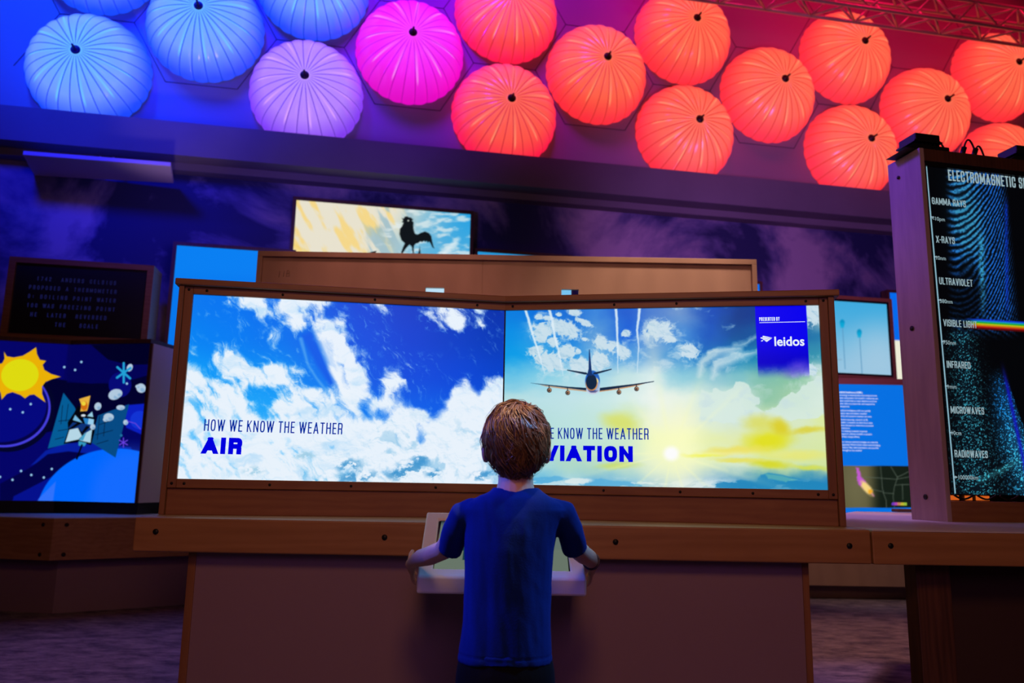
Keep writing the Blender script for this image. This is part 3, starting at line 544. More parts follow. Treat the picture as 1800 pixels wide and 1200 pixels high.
# ------------------------------------------------------------------ lettering: square-shouldered capitals drawn as strokes
def rnd(pts, r=.28, closed=False):
    out = []; n = len(pts)
    for i, q in enumerate(pts):
        q = V3(q)
        if not closed and i in (0, n-1): out.append(q); continue
        a = V3(pts[i-1]); b = V3(pts[(i+1) % n]); da, db = a-q, b-q
        la, lb = np.linalg.norm(da), np.linalg.norm(db); rr = min(r, la*.49, lb*.49); A = q+da/la*rr; B = q+db/lb*rr
        for t in np.linspace(0, 1, 6): out.append((1-t)**2*A+2*t*(1-t)*q+t*t*B)
    if closed: out.append(out[0])
    return out
S_ = lambda *p: ('s', p)          # sharp polyline
Rd = lambda *p: ('r', p)          # rounded polyline
Cl = lambda *p: ('c', p)          # rounded closed outline
GL = {'A': (.62, [S_((0,0),(.5,1),(1,0)), S_((.32,.28),(.68,.28)), S_((.5,.85),(.5,1))]), 'B': (.56, [Rd((0,0),(1,0),(1,.53),(0,.53)), Rd((0,.53),(.93,.53),(.93,1),(0,1)), S_((0,0),(0,1))]), 'C': (.55, [Rd((1,.68),(1,1),(0,1),(0,0),(1,0),(1,.32))]),
 'D': (.56, [Rd((0,0),(1,0),(1,1),(0,1)), S_((0,0),(0,1))]), 'E': (.46, [S_((1,1),(0,1),(0,0),(1,0)), S_((0,.52),(.9,.52))]), 'F': (.45, [S_((1,1),(0,1),(0,0)), S_((0,.5),(.9,.5))]), 'G': (.57, [Rd((1,.72),(1,1),(0,1),(0,0),(1,0),(1,.5)), S_((1,.5),(.55,.5))]),
 'H': (.56, [S_((0,0),(0,1)), S_((1,0),(1,1)), S_((0,.52),(1,.52))]), 'I': (.0, [S_((.5,0),(.5,1))]), 'J': (.45, [Rd((1,1),(1,0),(0,0),(0,.3))]), 'K': (.56, [S_((0,0),(0,1)), S_((0,.4),(.97,1)), S_((.3,.58),(1,0))]), 'L': (.45, [S_((0,1),(0,0),(1,0))]),
 'M': (.74, [S_((0,0),(0,1),(.5,.2),(1,1),(1,0))]), 'N': (.58, [S_((0,0),(0,1),(1,0),(1,1))]), 'O': (.56, [Cl((0,0),(1,0),(1,1),(0,1))]), 'P': (.53, [Rd((0,.44),(1,.44),(1,1),(0,1)), S_((0,0),(0,1))]), 'Q': (.56, [Cl((0,0),(1,0),(1,1),(0,1)), S_((.6,.25),(1,-.1))]),
 'R': (.55, [Rd((0,.47),(1,.47),(1,1),(0,1)), S_((0,0),(0,1)), Rd((.5,.47),(.95,.47),(.95,0))]), 'S': (.53, [Rd((1,.74),(1,1),(0,1),(0,.53),(1,.53),(1,0),(0,0),(0,.26))]), 'T': (.52, [S_((0,1),(1,1)), S_((.5,0),(.5,1))]), 'U': (.56, [Rd((0,1),(0,0),(1,0),(1,1))]),
 'V': (.58, [S_((0,1),(.5,0),(1,1)), S_((.5,0),(.5,.15))]), 'W': (.86, [S_((0,1),(.25,0),(.5,1),(.75,0),(1,1))]), 'X': (.56, [S_((0,0),(1,1)), S_((0,1),(1,0))]), 'Y': (.56, [S_((0,1),(.5,.45),(1,1)), S_((.5,.45),(.5,0))]), 'Z': (.52, [S_((0,1),(1,1),(0,0),(1,0))]),
 '0': (.52, [Cl((0,0),(1,0),(1,1),(0,1))]), '1': (.25, [S_((0,.8),(.8,1),(.8,0))]), '2': (.5, [Rd((0,.75),(0,1),(1,1),(1,.55),(0,.3),(0,0)), S_((0,0),(1,0))]), '3': (.5, [Rd((0,1),(1,1),(1,.52),(.3,.52)), Rd((.3,.52),(1,.52),(1,0),(0,0))]), '4': (.55, [S_((.75,0),(.75,1),(0,.3),(1,.3))]),
 '5': (.5, [Rd((1,1),(0,1),(0,.56),(1,.56),(1,0),(0,0))]), '7': (.48, [S_((0,1),(1,1),(.3,0))]), '8': (.52, [Cl((0,0),(1,0),(1,.53),(0,.53)), Cl((.06,.53),(.94,.53),(.94,1),(.06,1))]), '>': (.4, [S_((0,.15),(1,.45),(0,.75))]), '<': (.4, [S_((1,.15),(0,.45),(1,.75))]),
 '-': (.3, [S_((0,.45),(1,.45))]), ':': (.0, [S_((.5,.2),(.5,.24)), S_((.5,.65),(.5,.69))])}
def stroke_text(F, txt, a, c, h, mat, parent, name='lettering', th=.1, cond=1.0, gap=.12, b=.0012, slant=0, mono=None, space=.34):
    B = MB(); x = 0.
    for ch in txt:
        if ch == ' ': x += (mono if mono else space*cond)*h; continue
        wn, st = GL[ch]; W_ = wn*cond*h+(th*h if wn == 0 else 0)
        W_ = max(W_, th*h*1.0)
        x0 = x+((mono*h-W_)/2 if mono else 0); t = th*h
        for kind, pts in st:
            pts = rnd(pts, .3 if wn < .6 else .3) if kind == 'r' else rnd(pts, .42, True) if kind == 'c' else [V3(q) for q in pts]
            pp = [V3((t/2+q[0]*(W_-t) if W_ > t else W_/2, t/2+q[1]*(h-t))) for q in pts]
            subs = [pp[i:i+2] for i in range(len(pp)-1)] if kind == 's' else [pp]
            for si, pp in enumerate(subs):
                cl = kind == 'c'; n = len(pp)
                if not cl:
                    for e, o_ in ((0, 1), (-1, -2)):
                        d = pp[e]-pp[o_]; l = np.linalg.norm(d); dg = min(abs(d[0]), abs(d[1])) > .15*l and not (kind == 's' and len(subs) > 1 and ((e == 0 and si > 0) or (e == -1 and si < len(subs)-1)))
                        if l > 1e-9: pp[e] = pp[e]+d/l*t*(1.2 if dg else .5)
                L, R_ = [], []
                for i in range(n):
                    p0 = pp[i-1] if i > 0 else (pp[-2] if cl else None); p1 = pp[i+1] if i < n-1 else (pp[1] if cl else None)
                    d0 = unit(pp[i]-p0) if p0 is not None and np.linalg.norm(pp[i]-p0) > 1e-9 else None; d1 = unit(p1-pp[i]) if p1 is not None and np.linalg.norm(p1-pp[i]) > 1e-9 else None
                    if d0 is None: d0 = d1
                    if d1 is None: d1 = d0
                    n0 = V3((-d0[1], d0[0])); n1 = V3((-d1[1], d1[0])); mm = n0+n1
                    mm = n0 if np.linalg.norm(mm) < .2 else unit(mm); k = min(1/max(.25, float(np.dot(mm, n0))), 3.2)
                    L.append(pp[i]+mm*t/2*k); R_.append(pp[i]-mm*t/2*k)
                for i in range(n-1):
                    q4 = [L[i], R_[i], R_[i+1], L[i+1]]
                    for lo_, sg in ((0, 1), (h, -1)):              # keep the bar between base line and cap line
                        out_ = []
                        for a_, b_ in zip(q4, q4[1:]+q4[:1]):
                            ia, ib = sg*(a_[1]-lo_) >= -1e-9, sg*(b_[1]-lo_) >= -1e-9
                            if ia: out_.append(a_)
                            if ia != ib: out_.append(a_+(b_-a_)*((lo_-a_[1])/(b_[1]-a_[1])))
                        q4 = out_
                        if len(q4) < 3: break
                    if len(q4) >= 3 and ch in 'NKREHT': q4 = [V3((min(max(q[0], 0), W_), q[1])) for q in q4]
                    if len(q4) >= 3: B.add([F.p(a+x0+q[0]+slant*q[1], c+q[1], b) for q in q4], [tuple(range(len(q4)))])
        x += mono*h if mono else W_+gap*h
    return B.build(name, mat, parent)
def font_text(F, lines, a, c, h, mat, parent, name='lettering', lead=1.35, cond=.9, bold=0, b=.0012):
    B = MB()
    for k, ln in enumerate(lines):
        if not ln: continue
        cu = bpy.data.curves.new('tmp', 'FONT'); cu.body = ln; cu.size = h*1.38; cu.offset = bold*h; cu.resolution_u = 3; cu.fill_mode = 'FRONT'
        o = bpy.data.objects.new('tmp', cu); COL.objects.link(o); bpy.context.view_layer.update()
        me = bpy.data.meshes.new_from_object(o.evaluated_get(bpy.context.evaluated_depsgraph_get()))
        B.add([F.p(a+v.co.x*cond, c-k*h*lead+v.co.y, b) for v in me.vertices], [tuple(p.vertices) for p in me.polygons])
        bpy.data.objects.remove(o); bpy.data.curves.remove(cu); bpy.data.meshes.remove(me)
    return B.build(name, mat, parent)
M_PIC = picture('display_picture'); M_PICDIM = picture('display_picture_soft', .95)
G_NAVY = glow('title_blue', L4(0, 40, 160)); G_BLUE = glow('title_deep_blue', L4(0, 0, 222)); G_WHITE = glow('lettering_white', L4(232, 240, 250)); G_GREY = glow('lettering_grey', L4(150, 176, 184)); G_DIM = glow('lettering_dim', L4(22, 24, 74)); G_PALE = glow('lettering_pale', L4(150, 196, 240))
# ------------------------------------------------------------------ the room
B = MB(); B.add([(-9,-3,0),(11,-3,0),(11,12,0),(-9,12,0)], [(0,1,2,3)]); struct(B.build('floor', M_CARPET))
FWL = Fr(wpt(0, 0, 7.30), _dw)         # lower back wall (s, z, out)
FWU = Fr(wpt(0, 0, 7.25), _dw)         # upper back wall carrying the lanterns
S0, S1 = -4.72, 9.5
B = MB(); B.fbox(FWL, S0-3, S1, 0, 3.62, -.3, 0); struct(B.build('wall_back', M_MURAL))
B = MB(); B.fbox(FWU, S0, S1, 3.6, 7.6, -.3, 0); wu = struct(B.build('wall_upper', M_WALL))
B = MB(); B.fbox(FWU, S0-3, S1, 3.585, 3.885, -.02, .25); B.fbox(FWU, S0-3, S1, 3.52, 3.585, -.08, .07); struct(B.build('trim_1', M_CONC))
B = MB(); B.fbox(FWU, S0-.22, S0, 3.885, 7.6, -.1, 2.2); struct(B.build('wall_left', M_CONC))
B = MB(); B.box(-9, 11, -3, 12, 7.6, 7.7); struct(B.build('ceiling', M_CEIL))

# ------------------------------------------------------------------ lanterns on the upper wall
RL, BL = .505, .40
HX, HZ = .9253, .535
def lantern_mat(name, c0, c1, c2, st, cs):
    mt, N, Lk, b = newmat(name)
    t = N.new('ShaderNodeTexCoord'); sx = N.new('ShaderNodeSeparateXYZ'); Lk.new(t.outputs['Object'], sx.inputs[0])
    cx = N.new('ShaderNodeCombineXYZ'); Lk.new(sx.outputs[0], cx.inputs[0]); Lk.new(sx.outputs[2], cx.inputs[2])
    ln = N.new('ShaderNodeVectorMath'); ln.operation = 'LENGTH'; Lk.new(cx.outputs[0], ln.inputs[0])
    dv = N.new('ShaderNodeMath'); dv.operation = 'DIVIDE'; dv.inputs[1].default_value = RL; Lk.new(ln.outputs['Value'], dv.inputs[0])
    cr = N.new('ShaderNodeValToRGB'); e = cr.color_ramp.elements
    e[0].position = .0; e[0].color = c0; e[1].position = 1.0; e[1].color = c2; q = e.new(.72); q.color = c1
    # streaks for an inner light star, painted into the emission colour
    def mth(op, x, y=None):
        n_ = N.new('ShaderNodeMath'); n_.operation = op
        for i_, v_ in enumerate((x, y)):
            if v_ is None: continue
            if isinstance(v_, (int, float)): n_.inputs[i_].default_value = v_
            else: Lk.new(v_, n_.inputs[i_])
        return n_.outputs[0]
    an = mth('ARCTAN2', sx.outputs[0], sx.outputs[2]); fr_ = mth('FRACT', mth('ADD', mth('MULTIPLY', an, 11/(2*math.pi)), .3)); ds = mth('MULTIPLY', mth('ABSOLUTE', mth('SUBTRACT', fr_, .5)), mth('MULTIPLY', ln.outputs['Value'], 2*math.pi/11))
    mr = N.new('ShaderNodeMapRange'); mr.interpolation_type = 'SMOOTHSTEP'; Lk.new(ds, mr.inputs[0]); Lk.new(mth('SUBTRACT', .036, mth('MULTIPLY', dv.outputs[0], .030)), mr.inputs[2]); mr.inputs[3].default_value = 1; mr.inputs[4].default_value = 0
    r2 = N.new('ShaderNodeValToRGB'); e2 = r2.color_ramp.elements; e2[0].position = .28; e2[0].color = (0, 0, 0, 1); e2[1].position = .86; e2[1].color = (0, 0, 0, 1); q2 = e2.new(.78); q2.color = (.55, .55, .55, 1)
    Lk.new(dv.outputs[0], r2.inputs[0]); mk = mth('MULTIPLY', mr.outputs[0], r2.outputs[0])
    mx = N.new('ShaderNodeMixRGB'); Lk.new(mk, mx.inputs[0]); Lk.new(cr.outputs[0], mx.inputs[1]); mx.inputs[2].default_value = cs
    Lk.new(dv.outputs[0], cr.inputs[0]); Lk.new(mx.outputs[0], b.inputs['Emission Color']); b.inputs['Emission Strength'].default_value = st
    b.inputs['Base Color'].default_value = (.14, .14, .15, 1); b.inputs['Roughness'].default_value = .22
    return mt
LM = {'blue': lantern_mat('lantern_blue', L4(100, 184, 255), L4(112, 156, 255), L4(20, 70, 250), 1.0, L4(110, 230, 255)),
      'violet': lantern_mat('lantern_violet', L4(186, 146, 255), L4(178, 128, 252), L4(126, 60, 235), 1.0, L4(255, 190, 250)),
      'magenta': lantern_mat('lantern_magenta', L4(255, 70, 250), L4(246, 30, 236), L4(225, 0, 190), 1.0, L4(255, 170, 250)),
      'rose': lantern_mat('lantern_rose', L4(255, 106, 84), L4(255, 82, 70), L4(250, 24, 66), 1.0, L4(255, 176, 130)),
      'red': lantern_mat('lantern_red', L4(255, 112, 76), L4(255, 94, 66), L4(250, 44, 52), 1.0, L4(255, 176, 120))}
def rib_mat(name, c):                 # sewn seam, thicker cloth that lets less of the lamp through
    mt = plain(name, c, .6); b = mt.node_tree.nodes['Principled BSDF']; b.inputs['Emission Color'].default_value = c; b.inputs['Emission Strength'].default_value = 1; return mt
SM = {k: rib_mat('rib_'+k, c) for k, c in (('blue', (.004, .03, .42, 1)), ('violet', (.10, .03, .36, 1)), ('magenta', (.36, .004, .30, 1)), ('rose', (.42, .012, .03, 1)), ('red', (.45, .018, .02, 1)))}
HM = {k: plain('hub_'+k, c, .5) for k, c in (('blue', (.004, .01, .10, 1)), ('violet', (.02, .006, .06, 1)), ('magenta', (.04, .004, .03, 1)), ('rose', (.04, .004, .006, 1)), ('red', (.04, .004, .004, 1)))}
NG = 26
def dome_mesh():
    vs = []; fs = []; mi = []
    sub = [0.0]+list(np.linspace(.06, .94, 7))               # one gore: rib strip then the billow between ribs
    nphi = NG*len(sub); TH = np.linspace(.10, math.radians(90), 30)
    for th in TH:
        r0 = RL*math.sin(th)
        dl = min(.12, .0036/max(r0, .02)/(2*math.pi/NG))      # rib half width as a share of the gore
        for g in range(NG):
            for k, t in enumerate(sub):
                tt = (-dl if k == 0 else dl+(1-2*dl)*(k-1)/6.)
                bul = math.sin(math.pi*max(0, (tt-dl)/(1-2*dl))) if k else 0
                ph = 2*math.pi*(g+tt)/NG; rr = r0*(1+.006*bul)+.006*bul*math.sin(th)
                zz = BL*math.cos(th)*(1+.014*bul)
                vs.append((rr*math.cos(ph), -zz, rr*math.sin(ph)))
    n = nphi
    for i in range(len(TH)-1):
        for k in range(n):
            if k % len(sub) == len(sub)-1: pass
            fs.append((i*n+k, i*n+(k+1) % n, (i+1)*n+(k+1) % n, (i+1)*n+k)); mi.append(1 if k % len(sub) == 0 else 0)
    fs.append(tuple(range(n))); mi.append(0); fs.append(tuple(range((len(TH)-1)*n, len(TH)*n))); mi.append(0)
    return vs, fs, mi
DV, DF, DM = dome_mesh()
_az = math.atan2(_dw[1], _dw[0])
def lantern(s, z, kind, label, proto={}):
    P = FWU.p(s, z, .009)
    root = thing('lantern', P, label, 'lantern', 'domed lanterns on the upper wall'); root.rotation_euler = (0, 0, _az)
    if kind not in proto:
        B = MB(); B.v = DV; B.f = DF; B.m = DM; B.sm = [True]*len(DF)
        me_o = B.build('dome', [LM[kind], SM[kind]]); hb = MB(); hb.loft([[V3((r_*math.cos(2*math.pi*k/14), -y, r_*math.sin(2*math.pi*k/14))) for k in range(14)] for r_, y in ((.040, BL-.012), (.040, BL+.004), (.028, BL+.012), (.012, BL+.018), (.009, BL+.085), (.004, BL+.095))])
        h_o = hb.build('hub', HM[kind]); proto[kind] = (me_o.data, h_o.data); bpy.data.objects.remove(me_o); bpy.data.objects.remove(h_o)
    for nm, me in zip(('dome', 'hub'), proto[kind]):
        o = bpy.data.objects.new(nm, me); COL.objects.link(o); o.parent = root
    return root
z0 = 4.362
ev, od = 'even', 'odd'
for c, rows, kind, labs in ((-3, (z0, z0+2*HZ), 'blue', ('pale blue ribbed lantern at the far left, cut by the ledge below', 'blue lantern cropped by the top edge, above the leftmost pale blue one')),
        (-2, (z0+HZ,), 'blue', ('whole blue lantern second from the left, its hub near the top edge',)),
        (-1, (z0,), 'violet', ('pale violet lantern resting on the ledge, the only violet one',)), (-1, (z0+2*HZ,), 'blue', ('blue lantern cropped by the top edge, directly above the violet one',)),
        (0, (z0+HZ,), 'magenta', ('bright magenta lantern between the violet and the first red ones',)),
        (1, (z0, z0+2*HZ), 'rose', ('rose red lantern on the ledge just right of the magenta one', 'rose red lantern cropped by the top edge, right of the magenta one')),
        (2, (z0+HZ,), 'red', ('orange red lantern just right of the two rose red ones, midway between their heights',)),
        (3, (z0, z0+2*HZ), 'red', ('orange red lantern on the ledge, second red one along it', 'orange red lantern by the top edge where the truss begins')),
        (4, (z0+HZ,), 'red', ('orange red lantern alone in the middle, clear of truss and ledge, right of centre',)),
        (5, (z0, z0+2*HZ), 'red', ('orange red lantern behind the corner of the tall spectrum cabinet', 'orange red lantern whose top is crossed by the truss')),
        (6, (z0+HZ,), 'red', ('orange red lantern above the lamp on the tall cabinet',)),
        (7, (z0, z0+2*HZ), 'red', ('orange red lantern peeping over the top of the tall spectrum cabinet', 'orange red lantern cut by the right edge, under the truss'))):
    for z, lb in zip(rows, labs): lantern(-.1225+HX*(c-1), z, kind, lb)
# hexagonal panel joints of the wall around the lanterns
B = MB(); a_ = HX*2/3
for c in range(-4, 8):
    for r_ in range(-1, 5):
        s = -.1225+HX*(c-1); z = z0+HZ*2*r_+(HZ if c % 2 == 0 else 0)
        P = [(s+a_*math.cos(math.radians(60*k)), z+a_*math.sin(math.radians(60*k))*HZ*2/(a_*math.sqrt(3))) for k in range(6)]
        for k in (0, 1, 2):
            (s0, q0), (s1, q1) = P[k], P[k+1]
            if min(q0, q1) > 3.9 and max(q0, q1) < 7.5 and min(s0, s1) > S0+.02 and max(s0, s1) < S1: B.tube([FWU.p(s0, q0, .002), FWU.p(s1, q1, .002)], .003, 4)
o = B.build('panel_joint', M_SEAM, wu); o['kind'] = 'structure'

# ------------------------------------------------------------------ lighting trusses
def truss(P0s, side, s0, s1, z, name, label):
    F = Fr(wpt(0, 0, P0s), _dw); root = thing(name, F.p((s0+s1)/2, z), label, 'truss', 'lighting trusses under the ceiling')
    ch = {}
    for nm, c, b in (('lr', 0, 0), ('lf', 0, side), ('ur', side, 0), ('uf', side, side)):
        B = MB(); B.tube([F.p(s0, z+c, b), F.p(s1, z+c, b)], .019, 10); B.build('chord', M_STEEL, root)
    n = int((s1-s0)/side); B = MB()
    for (c0, b0), (c1, b1) in (((0, 0), (0, side)), ((0, side), (side, side)), ((side, 0), (side, side)), ((0, 0), (side, 0))):
        for k in range(n):
            sa, sb = s0+side*k, s0+side*(k+1); A, Z = ((c0, b0), (c1, b1)) if k % 2 == 0 else ((c1, b1), (c0, b0))
            B.tube([F.p(sa, z+A[0], A[1]), F.p(sb, z+Z[0], Z[1])], .0125, 6)
    B.build('bracing', M_STEEL, root)
    return root
zt = atW(1250, 3, 6.55)
truss(6.55, .24, 1.0, 8.2, zt[2], 'lighting_truss', 'lower metal lattice truss crossing the red lanterns at top right')
truss(5.6, .24, 1.6, 7.0, zt[2]+.30, 'lighting_truss', 'upper metal lattice truss seen in the dark corner at top right')

# ------------------------------------------------------------------ ceiling panel under the ledge at left
zc = 3.40
q = [atZ(40, 272, zc), atZ(300, 292, zc), atZ(305, 322, zc), atZ(60, 309, zc)]
c0 = (q[0]+q[1]+q[2]+q[3])/4
pr = thing('radiant_panel', (c0[0], c0[1], zc), 'flat white panel hung below the ledge at upper left', 'ceiling panel')
B = MB(); ex = unit(q[1]-q[0]); F = Fr(c0, ex, (0, 0, 1)); hw = np.linalg.norm(q[1]-q[0])/2; dp = abs(np.dot(q[3]-q[0], F.ey))/2
B.hexa([q[0], q[1], q[2], q[3]]+[t+V3((0, 0, .035)) for t in (q[0], q[1], q[2], q[3])]); B.build('slab', M_PANEL, pr, .004)
for k in (-.12, .12):
    B = MB(); B.tube([F.p(k, .035, -.1), F.p(k*.4, .16, -.1)], .012, 8); B.build('hanger', M_STEEL, pr)

# ------------------------------------------------------------------ main video kiosk
KZ0, KZ1 = .874, 1.504
kI = V3((-.027, 2.878, 0)); kL = V3((-1.108, 2.70, 0)); kR = V3((1.062, 2.70, 0))
CT = .757                              # counter top
kiosk = thing('video_kiosk', (-.026, 2.9, CT), 'wooden kiosk with two wide bright sky screens meeting at a shallow angle', 'kiosk')
for side, Pa, Pb in (('l', kL, kI), ('r', kI, kR)):
    F = Fr(Pa, Pb-Pa); wd = np.linalg.norm(Pb-Pa); left = side == 'l'
    scr = display('screen', F, 0.0, wd, KZ0, KZ1, paint_air if left else paint_aviation, 620, 350, M_PIC, kiosk, .03)
    scr['label'] = 'left screen with white clouds on deep blue sky' if left else 'right screen with airliner, sun and sponsor banner'
    def fk(x, y): q_ = atP(x, y, F.O, F.ey); return float((q_-F.O)@F.ex), float(q_[2])
    if left:
        stroke_text(F, 'HOW WE KNOW THE WEATHER', *fk(358.2, 757), .0395, G_NAVY, scr, th=.105, cond=.722, gap=.135, space=.33)
        stroke_text(F, 'AIR', *fk(354.5, 797), .0555, G_BLUE, scr, th=.29, cond=1.45, gap=.17)
    else:
        stroke_text(F, 'HOW WE KNOW THE WEATHER', *fk(913, 770.6), .0395, G_NAVY, scr, th=.105, cond=.725, gap=.13, space=.32)
        stroke_text(F, 'AVIATION', *fk(929, 809.5), .0550, G_BLUE, scr, th=.29, cond=1.47, gap=.14)
        stroke_text(F, 'PRESENTED BY', *fk(1334.6, 564.2), .0135, G_WHITE, scr, th=.15, cond=.62, gap=.13, space=.3)
        B = MB(); B.add([F.p(a, c, .0012) for a, c in (fk(1334.8, 567.6), fk(1415, 565.8), fk(1415, 564.8), fk(1334.8, 566.6))], [(0, 1, 2, 3)]); B.build('rule', G_WHITE, scr)
        font_text(F, ['leidos'], *fk(1360.5, 607.6), .0330, G_WHITE, scr, cond=.95, bold=.03)
        B = MB()
        for pl in ([(1357.6, 593.4), (1341, 590), (1340, 593.6)], [(1357.4, 593.8), (1339.4, 594.2), (1342, 597.6)], [(1357, 594.2), (1343, 598), (1347.6, 601)], [(1339.5, 592.6), (1337, 593), (1336.8, 594.4), (1340, 595.4)], [(1341, 597.4), (1338, 598.4), (1337.6, 600), (1340.8, 599.6)]):
            pl = [fk(*t) for t in pl]
            B.add([F.p(a, c, .0013) for a, c in pl], [tuple(range(len(pl)))])
        B.build('paper_plane_mark', G_WHITE, scr)
    # frame strips round the screen
    st = .0285
    B = MB(); B.fbox(F, -.0, wd, KZ1, KZ1+.027, -.02, .012); fr = B.build('frame_rail', W_KIOSK, kiosk, .002)
    for a in ((.045, .30, .62, .99) if left else (.03, .40, .62, 1.06)):
        b2 = MB(); b2.disc(F.p(a, KZ1+.0135, .012), F.ey, .0045); b2.build('screw', M_BOLT, fr)
    B = MB(); B.fbox(F, -.0, wd, KZ0-.030, KZ0, -.02, .012); fr = B.build('frame_rail', W_KIOSK, kiosk, .002)
    for a in ((.025, .30, .57, .86) if left else (.10, .36, .62, .86, 1.07)):
        b2 = MB(); b2.disc(F.p(a, KZ0-.015, .012), F.ey, .0045); b2.build('screw', M_BOLT, fr)
    e0, e1 = (-st, 0) if left else (wd, wd+st)
    B = MB(); B.fbox(F, e0, e1, KZ0-.030, KZ1+.027, -.02, .012); fr = B.build('frame_stile', W_KIOSKV, kiosk, .002)
    for c in (KZ1+.0145, KZ0-.015):
        b2 = MB(); b2.disc(F.p((e0+e1)/2, c, .012), F.ey, .0045); b2.build('screw', M_BOLT, fr)
    s0, s1 = (-st-.017, -st) if left else (wd+st, wd+st+.020)
    B = MB(); B.fbox(F, s0, s1, CT, KZ1+.027, -.30, .022); B.build('side_panel', W_DARK if 0 else W_KIOSKV, kiosk, .002)
    B = MB(); B.fbox(F, -st if left else 0, wd if left else wd+st, CT, KZ0-.030, -.03, .002); B.build('lower_board', W_KIOSK, kiosk, .0015)
    o0, o1 = (-st-.029, wd) if left else (0, wd+st+.036)
    B = MB(); B.fbox(F, o0, o1, KZ1+.027, KZ1+.049, -.33, .034); B.build('top_cap', W_KIOSK, kiosk, .003)
    B = MB(); B.fbox(F, -st if left else 0, wd if left else wd+st, CT, KZ1+.027, -.30, -.27); B.build('back_panel', W_LIGHT, kiosk)

F = Fr(kI, kR-kI); B = MB(); B.fbox(F, -.0025, .0025, KZ0, KZ1, -.01, .003); B.build('centre_joint', M_BLACK, kiosk)
# ------------------------------------------------------------------ main counter with its base
cf = 2.50
ctr = thing('counter', (0, 2.7, 0), 'long beech counter carrying the two-screen kiosk, with pinkish laminate base', 'counter')
XL, XR = -1.146, 1.108
B = MB(); B.box(XL, XR, cf+.028, 3.16, CT-.03, CT); B.build('worktop', W_BENCH, ctr, .004)
B = MB(); B.box(XL, XR, cf, cf+.028, CT-.103, CT-.001); fa = B.build('fascia', W_BENCH, ctr, .006, 3)
for x, y in ((274, 934), (676, 944), (1082, 952), (1493, 959)):
    P = atY(x, y, cf); b2 = MB(); b2.disc((P[0], cf, P[2]), (0, -1, 0), .0085, 18, .0025); b2.build('bolt_cap', M_BOLT, fa)
bl = atY(346, 975, cf+.06)[0]; br_ = atY(1409, 990, cf+.06)[0]
B = MB(); B.box(bl, br_, cf+.06, 3.1, .0, CT-.03); B.build('base_panel', M_BASE, ctr)
for xa, xb in ((bl-.024, bl), (br_, br_+.02)):
    B = MB(); B.box(xa, xb, cf+.055, 3.1, 0, CT-.03); B.build('base_edge', W_KIOSKV, ctr, .002)

# ------------------------------------------------------------------ touch console on the counter
cn = thing('touch_console', (-.02, 2.36, .62), 'white wedge shaped touch console fixed to the counter front, gripped by the child', 'touch screen')
yb, yf = 2.4985, 2.20                    # back and front of the wedge
zbk, zfr0, zfr1 = .790, .590, .640
fl = atY(733, 1012, yf); frr = atY(1031, 1015, yf); bkl = atY(752, 899, yb); bkr = atY(1010, 903, yb)
zfr1 = fl[2]; zfr0 = atY(733, 1043, yf)[2]; zbk = bkl[2]
xl0, xr0, xl1, xr1 = fl[0], frr[0], bkl[0], bkr[0]
n_ = unit(np.cross((xr0-xl0, 0, 0), (0, yb-.03-yf, zbk-zfr1)))
sl = V3((0, yb-.03-yf, zbk-zfr1)); sl_l = np.linalg.norm(sl)
xm = (xl0+xr0)/2
B = MB()
def slp(u, v, h=0):                    # point on the sloping face: u 0..1 across, v 0..1 up
    x = (xl0*(1-v)+xl1*v)*(1-u)+(xr0*(1-v)+xr1*v)*u
    q = V3((x, yf, zfr1))+V3((0, sl[1], sl[2]))*v; return q+n_*h
iu0, iu1, iv0, iv1 = .088, .912, .115, .88
O4 = [slp(0, 0), slp(1, 0), slp(1, 1), slp(0, 1)]; I4 = [slp(iu0, iv0), slp(iu1, iv0), slp(iu1, iv1), slp(iu0, iv1)]; D4 = [slp(iu0, iv0, -.006), slp(iu1, iv0, -.006), slp(iu1, iv1, -.006), slp(iu0, iv1, -.006)]
Fb = [V3((xl0, yf, zfr0)), V3((xr0, yf, zfr0))]; Bt = [V3((xr1, yb, zbk-.012)), V3((xl1, yb, zbk-.012))]; Bb = [V3((xr1, yb, zfr0)), V3((xl1, yb, zfr0))]
vs = O4+I4+D4+Fb+Bt+Bb
B.add(vs, [(0,1,5,4),(1,2,6,5),(2,3,7,6),(3,0,4,7),(4,5,9,8),(5,6,10,9),(6,7,11,10),(7,4,8,11),(0,12,13,1),(3,2,14,15),(12,17,16,13),(15,14,16,17),(1,13,16,14,2),(0,3,15,17,12)])
B.build('casing', M_WHITE, cn, .007, 3)
Fs = Fr(slp(iu0, iv0, -.004), (1, 0, 0), sl); sw = (slp(iu1, iv0)-slp(iu0, iv0))[0]-.004; shh = sl_l*(iv1-iv0)-.004
def paint_touch(X, Y):
    img = np.zeros(X.shape+(3,)); img[...] = (70, 84, 84); over(img, (96, 112, 104), sstep(918, 925, Y)); over(img, (104, 118, 104), sstep(965, 967, Y)); over(img, (40, 110, 130), ((X > 990)&(Y < 966)).astype(float)*.6); over(img, (20, 60, 66), ((np.abs(X-816) < 2.5)&(Y > 960)&(Y < 984)).astype(float)); over(img, (30, 40, 44), 1-sstep(915, 920, Y)); return img
B = MB(); ts = display('screen', Fs, .002, sw, .002, shh, paint_touch, 120, 80, M_PICDIM, cn, .004)

